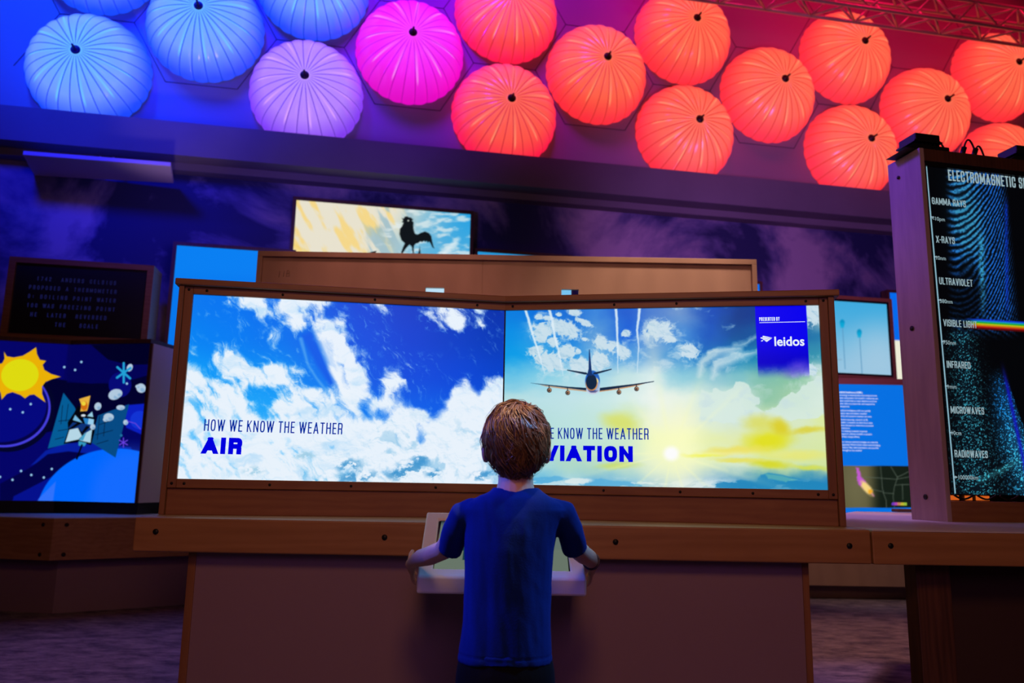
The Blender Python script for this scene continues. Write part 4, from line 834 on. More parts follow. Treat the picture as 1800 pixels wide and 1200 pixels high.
# ------------------------------------------------------------------ tall wooden kiosk seen from behind, between the main kiosk and the wall
yk = 4.0
kl = atY(453, 443, yk); kr = atY(1330, 453, yk); zt_ = (kl[2]+kr[2])/2
bk = thing('rear_kiosk', ((kl[0]+kr[0])/2, yk+.2, 0), 'plain plywood back of a second kiosk rising behind the sky screens', 'kiosk')
hol = [(atY(748, 505, yk+.02), atY(780, 530, yk+.02)), (atY(987, 508, yk+.02), atY(1017, 530, yk+.02)), (atY(515, 501, yk+.02), atY(540, 525, yk+.02))]
xs = sorted([kl[0]+.02, kr[0]-.02]+[q_[0] for h_ in hol for q_ in h_]); zh0 = .9; seam = atY(848, 480, yk)[0]
B = MB(); holes = sorted([(a[0], b_[0], max(.4, b_[2]-.05), a[2]) for a, b_ in hol]); xc = kl[0]+.025
for x0, x1, c0_, c1_ in holes:
    if xc < seam-.001 < x0: B.box(xc, seam-.0012, yk+.02, yk+.04, .0, zt_-.03); B.box(seam-.002, seam+.002, yk+.024, yk+.039, .0, zt_-.03); xc = seam+.0012
    B.box(xc, x0, yk+.02, yk+.04, .0, zt_-.03); B.box(x0, x1, yk+.02, yk+.04, 0, c0_); B.box(x0, x1, yk+.02, yk+.04, c1_, zt_-.03); xc = x1
B.box(xc, kr[0]-.025, yk+.02, yk+.04, 0, zt_-.03); B.build('back_panel', W_LIGHT, bk)
B = MB(); B.box(kl[0], kr[0], yk, yk+.36, zt_-.028, zt_); B.build('top_rail', W_LIGHT, bk, .002)
B = MB(); B.box(kl[0], kr[0], yk+.022, yk+.03, zt_-.050, zt_-.028) ; B.build('batten', W_KIOSK, bk)
for xa, xb in ((kl[0], kl[0]+.026), (kr[0]-.026, kr[0])):
    B = MB(); B.box(xa, xb, yk, yk+.36, 0, zt_-.028); B.build('side_panel', W_LIGHT, bk, .002)
for (x0, x1, c0_, c1_), c in zip(holes, ((250, 170, 30), (188, 224, 244), (120, 196, 240))):
    B = MB(); B.box(x0-.03, x1-(.035 if c[0] == 120 else 0), yk+.06, yk+.07, c0_-.02, c1_+.02); B.build('lit_slot', glow('slot_light', L4(*c), 1), bk)
# pencil mark left on the plywood
B = MB(); Fk = Fr((0, yk+.0195, 0), (1, 0, 0))
for px_ in ([(492, 476), (490, 487)], [(500, 476), (498, 486)], [(505, 476), (503, 486), (509, 485), (509, 481), (504, 481), (509, 479), (508, 475), (505, 476)]):
    B.tube([atY(x, y, yk+.0195) for x, y in px_], .0011, 4)
B.build('pencil_mark', plain('pencil', (.12, .07, .06, 1), .7), bk)

# ------------------------------------------------------------------ screens on the back wall
def rect(F0, xl, xr, yt, yb, P0s):      # a rectangle on a wall-parallel plane from its picture extents
    xc_ = (xl+xr)/2; yc_ = (yt+yb)/2; g = lambda x, y: atW(x, y, P0s)
    b0_ = P0s*_dw[1]; s0 = g(xl, yc_)@_dw-b0_; s1 = g(xr, yc_)@_dw-b0_; return s0, s1, g(xc_, yb)[2], g(xc_, yt)[2]
def wall_screen(name, P0s, xl, xr, yt, yb, painter, label, cat, nx=200, ny=120, fw=.03, wm=None, bez=0, thick=.08, zmin=None):
    F = Fr(wpt(0, 0, P0s), _dw); s0, s1, z0_, z1_ = rect(F, xl, xr, yt, yb, P0s)
    if zmin is not None: z0_ = zmin
    root = thing(name, F.p((s0+s1)/2, z0_), label, cat)
    sc = display('screen', F, s0, s1, z0_, z1_, painter, nx, ny, M_PIC, root, .02)
    for a0, a1, c0_, c1_ in ((s0-fw-bez, s1+fw+bez, z1_+bez, z1_+bez+fw), (s0-fw-bez, s1+fw+bez, z0_-fw-bez, z0_-bez), (s0-fw-bez, s0-bez, z0_-bez, z1_+bez), (s1+bez, s1+fw+bez, z0_-bez, z1_+bez)):
        B = MB(); B.fbox(F, a0, a1, c0_, c1_, -thick, .012); B.build('frame', wm or W_DARK, root)
    if bez:
        B = MB()
        for a0, a1, c0_, c1_ in ((s0-bez, s1+bez, z1_, z1_+bez), (s0-bez, s1+bez, z0_-bez, z0_), (s0-bez, s0, z0_, z1_), (s1, s1+bez, z0_, z1_)): B.fbox(F, a0, a1, c0_, c1_, -.02, .006)
        B.build('bezel', M_BLACK, root)
    B = MB(); B.fbox(F, s0-fw-bez, s1+fw+bez, z0_-fw-bez, z1_+bez+fw, -thick-.015, -thick); B.build('back', M_BLACK, root)
    return root, F, sc, (s0, s1, z0_, z1_)
wall_screen('wall_screen', 7.19, 517, 826, 352+12, 470, paint_rooster, 'wall screen with a black weathercock against a yellow and blue sky', 'screen', 260, 120)
wall_screen('wall_screen', 7.19, 838, 1000, 448, 560, lambda X, Y: np.ones(X.shape+(3,))*np.array([40, 150, 214.]), 'pale blue wall screen just peeping over the plywood kiosk, right of the weathercock', 'screen', 10, 10)
rt, Fc, sc, (cs0, cs1, cz0, cz1) = wall_screen('banner_lightbox', 7.10, 291, 500, 437, 858, lambda X, Y: paint_column(X, Y), 'tall blue illuminated text banner on the wall, left of the kiosk', 'lightbox', 30, 40, .03, None, 0, .12)
def put(F, P0s, x, y): q_ = atW(x, y, P0s); return q_@_dw-P0s*_dw[1], q_[2]
for txt, x, y, h in (('E', 316.5, 552.5, .072), ('E', 311.5, 577, .072), ('T', 307.5, 601, .072)):
    a, c = put(Fc, 7.10, x, y); stroke_text(Fc, txt, a, c, h, G_WHITE, sc, th=.24, cond=1.0)
for k, txt in enumerate(('p', 'n', 'w', 'w', 'u', 'w', 'n', 'fo', 'in', 'st')):
    a, c = put(Fc, 7.10, 305-k*1.25, 614+k*10.4); font_text(Fc, [txt], a, c, .028, G_WHITE, sc, bold=.02)
a0, c0_ = put(Fc, 7.10, 279.5, 845); a1, c1_ = put(Fc, 7.10, 290, 800); a2, c2_ = put(Fc, 7.10, 300, 728)
B = MB(); B.add([Fc.p(a, c, .0012) for a, c in ((a0, c0_), (cs1-.05, c0_), (cs1-.05, c1_), (a0, c1_))], [(0, 1, 2, 3)]); B.build('field_photograph', glow('wheat', L4(196, 162, 40)), sc)
B = MB(); B.add([Fc.p(a, c, .0012) for a, c in ((a0, c1_), (cs1-.05, c1_), (cs1-.05, c2_), (a0, c2_))], [(0, 1, 2, 3)]); B.build('sky_photograph', glow('pale_sky', L4(206, 220, 224)), sc)
# slim end of another banner at right of the plywood kiosk, and one beside the tall cabinet
wall_screen('banner_lightbox', 7.12, 1290, 1337, 498, 620, lambda X, Y: np.ones(X.shape+(3,))*np.array([4, 110, 236.]), 'sliver of blue banner just right of the plywood kiosk', 'lightbox', 4, 8, .028)
rt, Fb_, sc, q_ = wall_screen('banner_lightbox', 7.12, 1568, 1640, 517, 676, lambda X, Y: np.where((Y < 598)[..., None], np.array([4, 106, 236.]), np.array([238, 236, 214.])), 'narrow blue and white banner between the wall screen and the tall cabinet', 'lightbox', 6, 60, .028)
wall_screen('wall_screen', 6.85, 1440, 1562, 531, 656, paint_airport, 'small framed screen with two wind masts on pale sky, left of the tall cabinet', 'screen', 120, 110, .035, W_KIOSK, .02, .12)

# split-flap board
P0s = 6.78; F = Fr(wpt(0, 0, P0s), _dw); s0, s1, z0_, z1_ = rect(F, 20, 254, 468, 591, P0s)
fb = thing('split_flap_board', F.p((s0+s1)/2, z0_), 'dark wooden framed letter board with dim blue text on the left wall', 'message board')
B = MB(); B.fbox(F, s0, s1, z0_, z1_, -.2, -.012); fc = B.build('flap_panel', M_BLACK, fb)
for a0, a1, c0_, c1_ in ((s0-.05, s1+.05, z1_, z1_+.045), (s0-.05, s1+.05, z0_-.045, z0_), (s0-.05, s0, z0_, z1_), (s1, s1+.05, z0_, z1_)):
    B = MB(); B.fbox(F, a0, a1, c0_, c1_, -.26, .01); B.build('frame', W_KIOSK, fb, .002)
wd = s1-s0
for k, (txt, off) in enumerate((('1742  ANDERS CELSIUS', .155), ('PROPOSED A THERMOMETER', .105), ('0: BOILING POINT WATER', .105), ('100 WAS FREEZING POINT', .105), ('HE  LATER  REVERSED', .14), ('THE   SCALE', .33))):
    stroke_text(F, txt, s0+wd*off, z1_-(z1_-z0_)*(.235+.128*k), .033, G_DIM, fc, th=.16, cond=.9, mono=1.23*wd/1.32*1.0, b=-.010)

# ------------------------------------------------------------------ low bench and cartoon display at left
bc = atZ(92, 1078, 0); bR = atZ(345, 1061, 0); bL_ = atZ(-40, 1071, 0)
dR = unit(bR-bc); dL = unit(bL_-bc); out = unit(-(dR+dL)*0+V3((.12, -1, 0)))
bn = thing('display_bench', (bc[0], bc[1]+.6, 0), 'low angular bench at left carrying the cartoon sun display', 'bench')
def offp(d, o): return V3((bc[0], bc[1], 0))+d
def corner_poly(o):                     # plan outline of the bench pushed out by o
    nR = V3((dR[1], -dR[0], 0)); nL = V3((-dL[1], dL[0], 0)); cc = V3((bc[0], bc[1], 0)); k = o/max(.3, 1+np.dot(nR, nL))
    C_ = cc+(nR+nL)*k; return [tuple(q_[:2]) for q_ in (C_, C_+dR*1.5, C_+dR*1.5+V3((-.55, .1, 0)), C_+dR*1.5+V3((-1.9, -.35, 0)), C_+dL*1.6+V3((0, .7, 0)), C_+dL*1.6)]
top = corner_poly(.16); zT, zB = .605, .345
B = MB(); B.prism(corner_poly(.0), 0, zB); B.build('base', M_BASE, bn)
B = MB(); B.prism(corner_poly(.158), zB, zT-.002); bf = B.build('fascia', W_BENCH, bn, .004)
B = MB(); B.prism(corner_poly(.16), zT-.002, zT+.004); B.build('top', M_PANEL, bn)
nR = V3((dR[1], -dR[0], 0)); nL = V3((-dL[1], dL[0], 0)); Cx = V3(top[0]+(0,))
for d_, nn in ((dR, nR), (dL, nL)):
    for z in (zB+.035, zT-.04):
        b2 = MB(); b2.disc(Cx+d_*.075+nn*-.003+V3((0, 0, z)), nn, .013, 12); b2.build('bolt_cap', M_BOLT, bf)
yv = 5.95; zb_, zt2 = atY(92, 880, yv)[2], atY(130, 606, yv)[2]
vI = atY(112, 740, yv); vR = atY(252, 740, yv-.12); vL = atY(-70, 740, yv-.19)
vI[2] = vR[2] = vL[2] = 0
sd = thing('story_display', (vI[0], vI[1]+.15, zT), 'lit two-panel cartoon display of a yellow sun and a space probe', 'display')
for Pa, Pb, rgt in ((vL, vI, 0), (vI, vR, 1)):
    F = Fr(Pa, Pb-Pa); wd = np.linalg.norm(Pb-Pa)
    scp = display('picture_panel', F, 0, wd, zb_, zt2, paint_story, 330, 440, M_PIC, sd, .03)
    scp['label'] = 'right panel with space probe' if rgt else 'left panel with yellow sun'
    B = MB(); B.fbox(F, -.0, wd+(.02 if rgt else 0), zt2, zt2+.03, -.26, .03); B.build('top_rail', W_DARK, sd)
    B = MB(); B.fbox(F, 0, wd+(.02 if rgt else 0), zT+.004, zb_, -.26, .0); B.build('plinth', M_BLACK, sd)
    if rgt:
        B = MB(); B.fbox(F, wd, wd+.02, zb_, zt2, -.26, .012); B.build('side_panel', W_DARK, sd)
        B = MB(); B.fbox(F, wd+.02, wd+.026, zb_, zt2, -.25, .0); B.build('side_facing', M_PANEL, sd)
    B = MB(); B.fbox(F, 0, wd, zb_, zt2, -.26, -.24); B.build('back', M_BLACK, sd)

# ------------------------------------------------------------------ far bench and info panel at right
yq = 6.75
q0 = atY(1380, 1050, yq); q1 = atY(1680, 1054, yq)
fbn = thing('display_bench', ((q0[0]+q1[0])/2, yq+.4, 0), 'far low bench seen between the counter base and the right cabinet', 'bench')
zk = atY(1500, 1027, yq)[2]; zk2 = .60
B = MB(); B.box(q0[0]-.6, q1[0]+.6, yq+.02, yq+.75, 0.0, zk); B.build('base', M_BASE, fbn)
B = MB(); B.box(q0[0]-.6, q1[0]+.6, yq-.12, yq+.75, zk, zk2); B.build('fascia', W_LIGHT, fbn, .004)
yi = 6.66; i0 = atY(1440, 800, yi); i1 = atY(1640, 800, yi); zi1 = atY(1530, 676, yi)[2]; zi0 = zk2
ip = thing('information_panel', ((i0[0]+i1[0])/2, yi+.05, zk2), 'bright blue text panel with a storm map, below the wind mast screen', 'panel')
F = Fr((0, yi, 0), (1, 0, 0)); scp = display('picture_panel', F, i0[0], i1[0], zi0, zi1, paint_info, 160, 200, M_PIC, ip, .06)
B = MB(); B.fbox(F, i0[0]-.03, i1[0]+.03, zi1, zi1+.05, -.09, .02); B.build('top_rail', W_KIOSK, ip)
B = MB(); B.fbox(F, i0[0]-.03, i1[0]+.03, zk2, zi1, -.09, -.06); B.build('back', M_BLACK, ip)
def pline(y, lines, px_, bold=0):
    for k, ln in enumerate(lines):
        yy = y+k*4.95; A = atY(1472+(yy-680)*.062, yy, yi); font_text(F, [ln], A[0], A[2]-.012, .0155, G_WHITE, scp, cond=.84, bold=bold)
pline(688, ['Artificial Intelligence (AI/ML)'], 0, .03)
pline(693, ['technology is dramatically improving how we', 'gather and predict the weather. Industries are', 'better positioned to make decisions and are', 'better able to prepare for and respond to', 'emergencies.'], 0)
pline(720, ['Artificial Intelligence (AI) can quickly', 'analyze data and detect weather', 'trends and patterns humans can miss.'], 0)
pline(736, ['Machine learning, a branch of AI,', 'enables computers to learn from data', 'about the past to make more accurate', 'predictions.'], 0)
pline(756, ['AI is helping scientists improve', 'long-term climate models to predict', 'climate change effects.'], 0)
pline(775, ['Our devices and technologies are only the', 'beginning! Which other means and emerging', 'weather-data instrumentation can you find', 'throughout the exhibit?'], 0)

# ------------------------------------------------------------------ right counter with the tall spectrum cabinet
rc = thing('counter', (1.6, 2.9, 0), 'beech counter at the right edge, standing under the tall spectrum cabinet', 'counter')
B = MB(); B.prism([(1.114, cf), (3.0, cf+.03), (3.2, 4.45), (1.9, 4.45), (1.114, 3.2)], CT-.004, CT); B.build('worktop', M_PANEL, rc)
B = MB(); B.prism([(1.112, cf), (3.0, cf+.03), (3.2, 4.45), (1.9, 4.45), (1.112, 3.2)], CT-.103, CT-.004); fa = B.build('fascia', W_BENCH, rc, .004)
P = atY(1566, 959, cf); b2 = MB(); b2.disc((P[0], cf+.004, P[2]), (0, -1, 0), .0085, 18, .004); b2.build('bolt_cap', M_BOLT, fa)
p0 = atY(1609, 990, 2.60)[0]; p1 = atY(1669, 990, 2.60)[0]
B = MB(); B.box(p0, p1, 2.60, 2.68, 0, CT-.103); B.build('pedestal', W_DARK, rc, .003)
B = MB(); B.box(p1, 2.9, 2.66, 2.70, 0, CT-.103); B.build('base_panel', plain('dark_base', (.05, .025, .02, 1), .6), rc)
B = MB(); B.tube([(1.30+.16*t, 2.62, CT-.103-.018*math.sin(math.pi*t)) for t in np.linspace(0, 1, 12)], .004, 6); B.build('cable_loop', M_CABLE, rc)
# cabinet
A0 = atZ(1666, 917, CT); exC = V3((1, .212, 0)); F = Fr((A0[0], A0[1], 0), exC)
zTop = atP(1607, 258, F.O, F.ey)[2]; fwid = 1.25; dep = .205
cb = thing('spectrum_cabinet', F.p(.5, CT, -.1), 'tall plywood cabinet with the dark electromagnetic spectrum screen at right', 'cabinet')
def fp(x, y): q_ = atP(x, y, F.O, F.ey); d_ = q_-F.O; return float(d_@F.ex), float(q_[2])
B = MB(); B.fbox(F, 0, .022, CT, zTop, -dep, 0); sp_ = B.build('side_panel', W_TOWER, cb, .002)
for x, y in ((1580, 312), (1604, 577), (1628, 873)):
    t = atP(x, y, F.O, F.ex); b2 = MB(); b2.disc(t-F.ex*.002, -F.ex, .008 if y < 400 else .011, 14, .003); b2.build('bolt_cap', M_BOLT, sp_)
B = MB(); B.fbox(F, .022, fwid, zTop-.055, zTop, -dep, -.002); B.build('top_board', W_DARK, cb, .002)
a_s, zsb = fp(1672, 881); zsb0 = fp(1672, 905)[1]
B = MB(); B.fbox(F, .022, fwid, CT, zsb, -dep, -.004); B.build('lower_board', W_KIOSK, cb, .002)
a0, c1_ = fp(1621, 283); a0b, c0_ = fp(1674, 868); a0 = min(a0, a0b)
sc = display('screen', F, .034, fwid-.05, c0_, zTop-.075, paint_spectrum, 640, 700, M_PIC, cb, .02, -.018)
B = MB(); B.fbox(F, .022, .034, c0_, zTop-.055, -.05, -.008); B.fbox(F, .034, fwid, zTop-.075, zTop-.055, -.05, -.008); B.build('bezel', M_BLACK, cb)
B = MB(); B.fbox(F, .022, fwid, zsb, c0_, -dep, -.12); B.build('gap_back', M_BLACK, cb)
for x0_, x1_ in ((1683, 1700), (1706, 1722), (1735, 1746), (1755, 1777)):
    B = MB(); B.fbox(F, fp(x0_, 877)[0], fp(x1_, 877)[0], zsb+.004, c0_-.006, -.118, -.110); B.build('amber_strip', glow('amber_light', L4(206, 92, 30), 1), cb)
for i in range(5):
    B = MB(); xx = .09+.11*i; B.tube([F.p(xx+.09*t, c0_-.004-.016*math.sin(math.pi*t), -.06) for t in np.linspace(0, 1, 8)], .004, 6); B.build('cable', M_CABLE, cb)
Fs2 = Fr(F.p(0, 0, -.018), F.ex)
for txt, x, y, h, cnd in (('ELECTROMAGNETIC SPECTRUM', 1667.5, 314.5, .050, .80), ('GAMMA RAYS', 1638.5, 356, .030, .93), ('X-RAYS', 1646, 424, .030, .93), ('ULTRAVIOLET', 1651.5, 497.5, .030, .93), ('VISIBLE LIGHT', 1659, 571.5, .029, .93), ('INFRARED', 1665, 645, .029, .93), ('MICROWAVES', 1672, 725.5, .029, .93), ('RADIOWAVES', 1679, 803, .029, .93)):
    a, c = fp(x+5, y); stroke_text(Fs2, txt, a, c, h, G_GREY, sc, th=.13, cond=cnd*.88, gap=.10)
for txt, x, y in (('<10pm', 1643, 384.5), ('10nm', 1649.5, 454), ('380nm', 1657, 530.5), ('750nm', 1663, 603.5), ('1mm', 1670, 681.5), ('10cm', 1677, 763.5), ('>100000km', 1684, 842)):
    a, c = fp(x, y); font_text(Fs2, [txt], a, c, .0175, G_GREY, sc, cond=.95)
# dark slab lying on the counter in front of the cabinet
q = [atZ(1741, 908, CT), atZ(1801, 921, CT)]
B = MB(); B.box(q[0][0], q[0][0]+.5, q[0][1]-.30, q[0][1], CT+.001, CT+.022); tag(B.build('control_slab', W_DARK, None, .003), 'dark flat slab lying on the counter before the spectrum cabinet', 'control panel')
q = atZ(1576, 900, CT); B = MB(); B.box(q[0], q[0]+.25, q[1], q[1]+.06, CT+.001, CT+.018); tag(B.build('desk_ledge', M_BASE, None, .002), 'small low ledge on the counter behind the cabinet side', 'ledge')
# two floodlights and loose cables on the cabinet top
def flood(a, b, label, dz=0):
    P = F.p(a, zTop, b); r_ = thing('floodlight', P, label, 'floodlight', 'floodlights on the cabinet top'); G = Fr(P, F.ex)
    B = MB(); B.fbox(G, -.06, .075, .0, .030, -.065, .065); B.build('base', M_BLACK, r_, .004)
    B = MB(); B.hexa([G.p(-.145, .004, .07), G.p(-.03, .004, .07), G.p(-.03, .004, -.07), G.p(-.145, .004, -.07), G.p(-.095, .034, .06), G.p(-.01, .034, .06), G.p(-.01, .034, -.06), G.p(-.095, .034, -.06)]); B.build('barn_door', M_BLACK, r_, .002)
    B = MB(); B.fbox(G, -.085, .040, .052, .088, -.055, .055); hd = B.build('head', M_BLACK, r_, .006)
    B = MB(); B.fbox(G, -.095, .045, .046, .053, -.06, .06); B.build('fin_plate', M_BLACK, r_)
    for k in range(5): B = MB(); B.fbox(G, -.05+.02*k, -.042+.02*k, .030, .047, -.05, .05); B.build('fin', M_BLACK, r_)
    B = MB(); B.tube([G.p(.040+.05*t, .075-.06*t*t, .03) for t in np.linspace(0, 1, 7)], .004, 6); B.build('lead', M_CABLE, r_)
flood(.10, -.09, 'black floodlight on the left corner of the tall cabinet')
flood(.62, -.09, 'black floodlight on the cabinet top at the right edge')
for a0, hh, w_, lb in ((.27, .10, .13, 'tall loop of black cable on the cabinet top beside the left floodlight'), (.33, .075, .11, 'lower loop of black cable on the cabinet top nearer the right floodlight')):
    B = MB(); B.tube([F.p(a0+w_*t, zTop+.008+hh*math.sin(math.pi*min(1, t*1.02))**.8, -.06-.05*t) for t in np.linspace(0, 1, 16)], .0042, 6); root = tag(B.build('cable', M_CABLE), lb, 'cable', 'loose cables on the cabinet top')
    B = MB(); B.tube([F.p(a0-.008, zTop+.004, -.06), F.p(a0+.012, zTop+.055, -.06)], .012, 8); B.build('plug', M_BLACK, root)
# ------------------------------------------------------------------ the child at the console, seen from behind
YK = 1.95
def mat_skin():
    mt, N, Lk, b = newmat('skin')
    n = N.new('ShaderNodeTexNoise'); n.inputs['Scale'].default_value = 40; n.inputs['Detail'].default_value = 3; t = N.new('ShaderNodeTexCoord'); Lk.new(t.outputs['Object'], n.inputs['Vector'])
    mx = N.new('ShaderNodeMixRGB'); mx.inputs[1].default_value = (.56, .33, .24, 1); mx.inputs[2].default_value = (.66, .42, .32, 1); Lk.new(n.outputs['Fac'], mx.inputs[0]); Lk.new(mx.outputs[0], b.inputs['Base Color'])
    b.inputs['Roughness'].default_value = .5; b.inputs['Subsurface Weight'].default_value = .15; b.inputs['Subsurface Radius'].default_value = (.01, .004, .002); b.inputs['Subsurface Scale'].default_value = .5
    return mt
def mat_cloth(name, c1, c2):
    mt, N, Lk, b = newmat(name)
    t = N.new('ShaderNodeTexCoord'); n = N.new('ShaderNodeTexNoise'); n.inputs['Scale'].default_value = 260; n.inputs['Detail'].default_value = 2; Lk.new(t.outputs['Object'], n.inputs['Vector'])
    mx = N.new('ShaderNodeMixRGB'); mx.inputs[1].default_value = c1; mx.inputs[2].default_value = c2; Lk.new(n.outputs['Fac'], mx.inputs[0]); Lk.new(mx.outputs[0], b.inputs['Base Color'])
    b.inputs['Roughness'].default_value = .9; b.inputs['Sheen Weight'].default_value = .05; b.inputs['Sheen Tint'].default_value = (.1, .2, 1, 1); b.inputs['Specular IOR Level'].default_value = .1
    bp = N.new('ShaderNodeBump'); bp.inputs['Strength'].default_value = .25; bp.inputs['Distance'].default_value = .0015; Lk.new(n.outputs['Fac'], bp.inputs['Height']); Lk.new(bp.outputs[0], b.inputs['Normal'])
    return mt
def mat_hair():
    mt, N, Lk, b = newmat('hair_chestnut')
    a = N.new('ShaderNodeAttribute'); a.attribute_name = 'strand'; cr = N.new('ShaderNodeValToRGB'); e = cr.color_ramp.elements
    e[0].color = (.045, .021, .009, 1); e[1].color = (.31, .17, .075, 1); q = e.new(.55); q.color = (.125, .060, .026, 1)
    Lk.new(a.outputs['Fac'], cr.inputs[0]); Lk.new(cr.outputs[0], b.inputs['Base Color']); b.inputs['Roughness'].default_value = .38; b.inputs['Specular IOR Level'].default_value = .6
    return mt
M_SKIN = mat_skin(); M_SHIRT = mat_cloth('blue_cotton', (.002, .013, .125, 1), (.003, .022, .17, 1)); M_SHORTS = mat_cloth('black_cotton', (.003, .003, .003, 1), (.005, .005, .005, 1)); M_HAIR = mat_hair()
M_SHOE = plain('shoe_canvas', (.05, .06, .09, 1), .8); M_SOLE = plain('shoe_sole', (.6, .6, .58, 1), .7)
kid = thing('person', (atY(890, 1100, YK)[0], YK, 0), 'small child in a blue T-shirt seen from behind, holding the console with both hands', 'person')
def q(x, y, Y): return atY(x, y, Y)
def ering(c, rx, ry, n=28, pw=2.3):
    out = []
    for k in range(n):
        a = 2*math.pi*k/n; ca, sa = math.cos(a), math.sin(a)
        out.append(V3((c[0]+rx*math.copysign(abs(ca)**(2/pw), ca), c[1]+ry*math.copysign(abs(sa)**(2/pw), sa), c[2])))
    return out
def solid(B, name, mat, voxel, parent, smooth=4, fold=None):
    # merges overlapping closed shells into one continuous skin
    o = B.build('tmp', mat); r_ = o.modifiers.new('r', 'REMESH'); r_.mode = 'VOXEL'; r_.voxel_size = voxel
    s_ = o.modifiers.new('s', 'SMOOTH'); s_.iterations = smooth; s_.factor = .5
    bpy.context.view_layer.update()
    me = bpy.data.meshes.new_from_object(o.evaluated_get(bpy.context.evaluated_depsgraph_get())); bpy.data.objects.remove(o)
    n = len(me.vertices); co = np.zeros(n*3, np.float32); me.vertices.foreach_get('co', co); co = co.reshape(-1, 3).astype(float)
    if fold is not None:
        nr = np.zeros(n*3, np.float32); me.vertices.foreach_get('normal', nr); nr = nr.reshape(-1, 3); co = co+nr*fold(co)[:, None]
    co = co-V3(parent.location); me.vertices.foreach_set('co', co.astype(np.float32).ravel())
    me.polygons.foreach_set('use_smooth', [True]*len(me.polygons)); me.materials.clear(); me.materials.append(mat); me.update()
    me.name = name; o = bpy.data.objects.new(name, me); COL.objects.link(o); o.parent = parent
    return o
TR = [(858, 870, 947, .040), (866, 858, 958, .050), (874, 838, 974, .058), (883, 820, 990, .063), (895, 812, 998, .068), (910, 815, 990, .073), (935, 817, 981, .078), (965, 817, 975, .080), (1000, 817, 972, .079), (1050, 815, 970, .078), (1100, 812, 968, .080), (1140, 809, 970, .083), (1161, 807, 972, .085)]
def trings(off, lst=TR, yoff=0.0):
    R_ = []
    for y, xl, xr, d in lst:
        a, b_ = q(xl, y, YK), q(xr, y, YK); c = (a+b_)/2; R_.append(ering((c[0], YK+yoff, c[2]), abs(b_[0]-a[0])/2+off, d+off))
    return R_
ARM = {-1: [(832, 899, 1.95, .030), (812, 912, 1.955, .0275), (798, 940, 1.985, .0255), (780, 966, 2.035, .0245), (757, 976, 2.09, .0240), (741, 980, 2.15, .0225), (732, 984, 2.19, .0185), (725.5, 988, 2.222, .0155)],
       1: [(972, 899, 1.95, .030), (990, 910, 1.955, .0275), (1003, 940, 1.985, .0255), (1015, 965, 2.035, .0245), (1026, 975, 2.09, .0235), (1035, 980, 2.15, .022), (1039, 986, 2.20, .0185), (1040.5, 991, 2.235, .0165)]}
Hc = q(908, 771, YK+.005)                                   # head centre
B = MB()
B.loft(trings(-.010)[1:]+[])                                 # trunk
hipz = q(890, 1161, YK)[2]; kx = kid.location[0]
B.ellipsoid((kx, YK, hipz-.01), (.088, .066, .07))
nk0 = q(906, 872, YK); nk1 = q(907, 822, YK)
B.tube([nk0+V3((0, 0, -.02)), nk0, (nk0+nk1)/2, nk1+V3((0, .012, .0)), nk1+V3((0, .015, .03))], [.060, .049, .0425, .043, .045], 20)
B.ellipsoid(Hc+V3((0, .002, .004)), (.069, .085, .083)); B.ellipsoid(Hc+V3((0, .030, -.045)), (.0575, .056, .053)); B.ellipsoid(Hc+V3((0, .062, -.078)), (.022, .020, .016)); B.ellipsoid(Hc+V3((0, .088, -.034)), (.0085, .009, .009)); B.ellipsoid(Hc+V3((0, .083, -.018)), (.0065, .008, .016))
B.ellipsoid(Hc+V3((0, .080, -.057)), (.017, .008, .0045)); B.ellipsoid(Hc+V3((0, .080, -.064)), (.014, .008, .0045))
